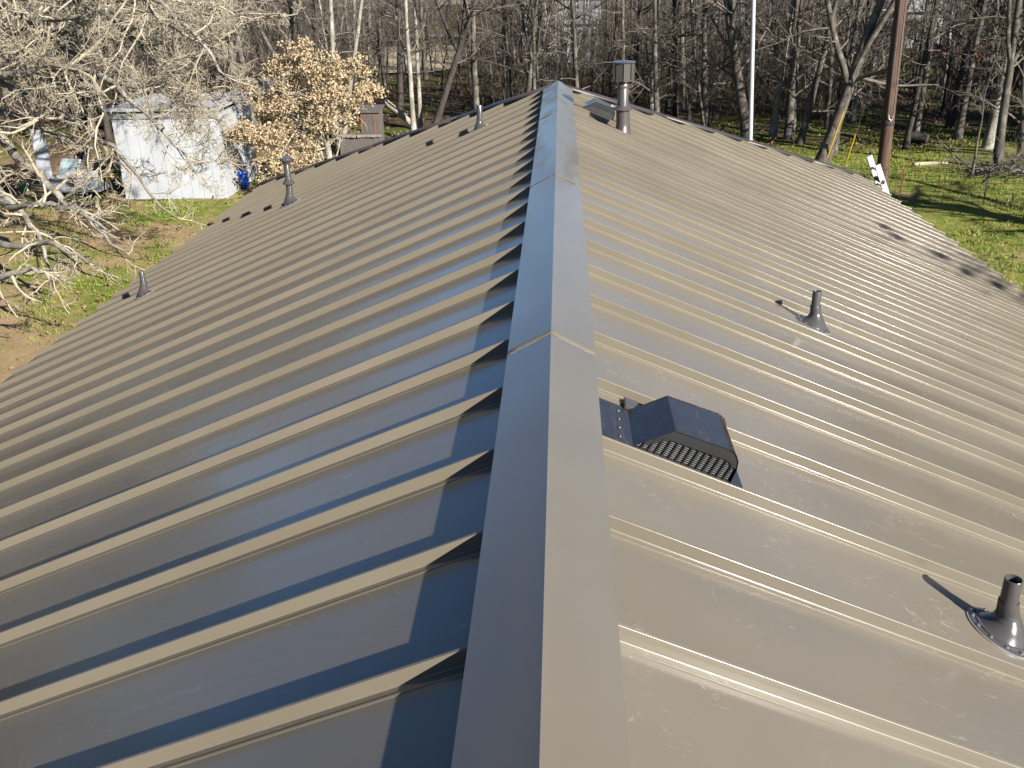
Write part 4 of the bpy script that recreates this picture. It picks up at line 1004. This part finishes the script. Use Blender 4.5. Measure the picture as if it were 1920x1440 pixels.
# weathered plank outhouse and low stone bed behind the left hip
g = at(696, 250, 33.0); ot = empty('plank_hut', (g[0], 33.3, GZ), 'small weathered plank hut behind the tan oak', 'hut')
zt = at(696, 208, 33.0)[2]-GZ; W_ = .62
for q in range(7):
    s = MB(); x_ = -W_/2 + (q+.5)*W_/7; s.box((x_, -.4, zt/2 + .02*math.sin(q*2.1)), (W_/7-.012, .02, zt)); s.build('plank', MAT['redwood'] if q in (0, 5) else MAT['oldwood'], ot)
for q in range(6):
    s = MB(); y_ = -.38 + (q+.5)*.8/6; s.box((W_/2, y_, zt/2), (.02, .8/6-.01, zt)); s.build('plank', MAT['oldwood'], ot)
    s = MB(); s.box((-W_/2, y_, zt/2), (.02, .8/6-.01, zt)); s.build('plank', MAT['oldwood'], ot)
s = MB(); s.box((0, .02, zt+.03), (W_+.16, 1.0, .04), rx=R(6)); s.build('roof', MAT['oldwood'], ot)
g0 = at(638, 278, 30.5); g1 = at(700, 255, 30.5); sb = empty('stone_bed', (g0[0], 30.5, GZ), 'low raised bed with flat pale stones behind the left hip', 'raised bed')
hz_ = max(g1[2]-GZ, .3); W_ = (g1[0]-g0[0])*1.15
s = MB(); s.box((W_/2, .5, hz_/2-.03), (W_, 1.0, hz_-.06)); s.build('bed_wall', MAT['oldwood'], sb)
rg = np.random.default_rng(3)
for q in range(9):
    s = MB(); s.box((q*W_/8, .05 + rg.normal(0, .02), hz_+.0), (W_/8*.93, .22, .07), rz=rg.normal(0, .08)); s.build('stone', MAT['stone'], sb, bevel=.015)
# little blue-roofed hut far behind the oak
g = at(511, 158, 44); bh = empty('blue_roof_hut', (g[0], 44, GZ), 'tiny hut with blue roof glimpsed behind the tan oak', 'hut'); zt = g[2]-GZ
s = MB(); s.box((0, 0, zt/2), (.6, .6, zt)); s.build('wall', MAT['redwood'], bh)
s = MB(); s.box((0, 0, zt+.06), (.78, .85, .06), rx=R(10)); s.build('roof', MAT['bluegrey'], bh)

# ------------------------------------------------------------------ houses and sheds far beyond the woods
def far_house(px0, px1, py_top, Yd, wall, roofm, label, depth=7, nwin=3, ridge=1.2):
    a_ = at(px0, py_top, Yd); b2 = at(px1, py_top, Yd); W_ = b2[0]-a_[0]; hw = max(a_[2]-GZ, 2.4)
    h_ = empty('far_house', ((a_[0]+b2[0])/2, Yd + depth/2, GZ), label, 'house', 'buildings glimpsed beyond the woods')
    s = MB(); s.box((0, 0, hw/2), (W_, depth, hw)); s.build('wall', MAT[wall], h_)
    V = [(-W_/2-.3, -depth/2-.3, hw), (W_/2+.3, -depth/2-.3, hw), (W_/2+.3, depth/2+.3, hw), (-W_/2-.3, depth/2+.3, hw), (-W_/2-.3, 0, hw+ridge), (W_/2+.3, 0, hw+ridge)]
    s = MB().add(V, [(0, 1, 5, 4), (2, 3, 4, 5), (0, 4, 3), (1, 2, 5), (3, 2, 1, 0)]); s.build('roof', MAT[roofm], h_)
    for q in range(nwin):
        x_ = -W_/2 + (q+.5)*W_/nwin; s = MB(); s.box((x_, -depth/2-.01, hw*.55), (.9, .05, 1.0)); w_ = s.build('window', MAT['glassdark'], h_)
        s = MB(); s.box((x_, -depth/2-.03, hw*.55-.56), (1.1, .09, .07)); s.build('sill', MAT['white'], w_)
    s = MB(); s.box((W_*.28, -depth/2-.012, 1.0), (.95, .05, 2.0)); s.build('door', MAT['greyband'], h_)
far_house(985, 1120, 96, 66, 'white', 'offwhite', 'white building glimpsed through the trunks behind the far ridge end', nwin=2)
far_house(1590, 1760, 112, 72, 'offwhite', 'offwhite', 'long pale building glimpsed through the woods behind the utility pole', nwin=4)
far_house(1690, 1880, 58, 100, 'white', 'offwhite', 'white house farther off, through the trees at upper right', nwin=4)
far_house(1300, 1400, 118, 74, 'offwhite', 'greyband', 'pale shed glimpsed through the woods left of the white mast', nwin=2, depth=5)
g = on_ground(1790, 128); tk = empty('red_trailer', (g[0], g[1], GZ), 'faded red farm trailer glimpsed through the trees at upper right', 'trailer')
s = MB(); s.box((0, 0, .95), (2.2, 1.4, .7)); s.build('body', MAT['redpaint'], tk, bevel=.05)
for q in (-1, 1):
    s = MB(); T_ = np.array([[1, 0, 0], [0, 0, -1], [0, 1, 0]]); s.lathe([(.15, -.1), (.36, -.1), (.38, -.05), (.38, .05), (.36, .1), (.15, .1)], 20, (q*.5, -.7, .38), True, T_); s.build('wheel', MAT['black'], tk, True)
s = MB(); s.bar((1.1, 0, .6), (2.2, 0, .45), .1); s.build('drawbar', MAT['black'], tk)
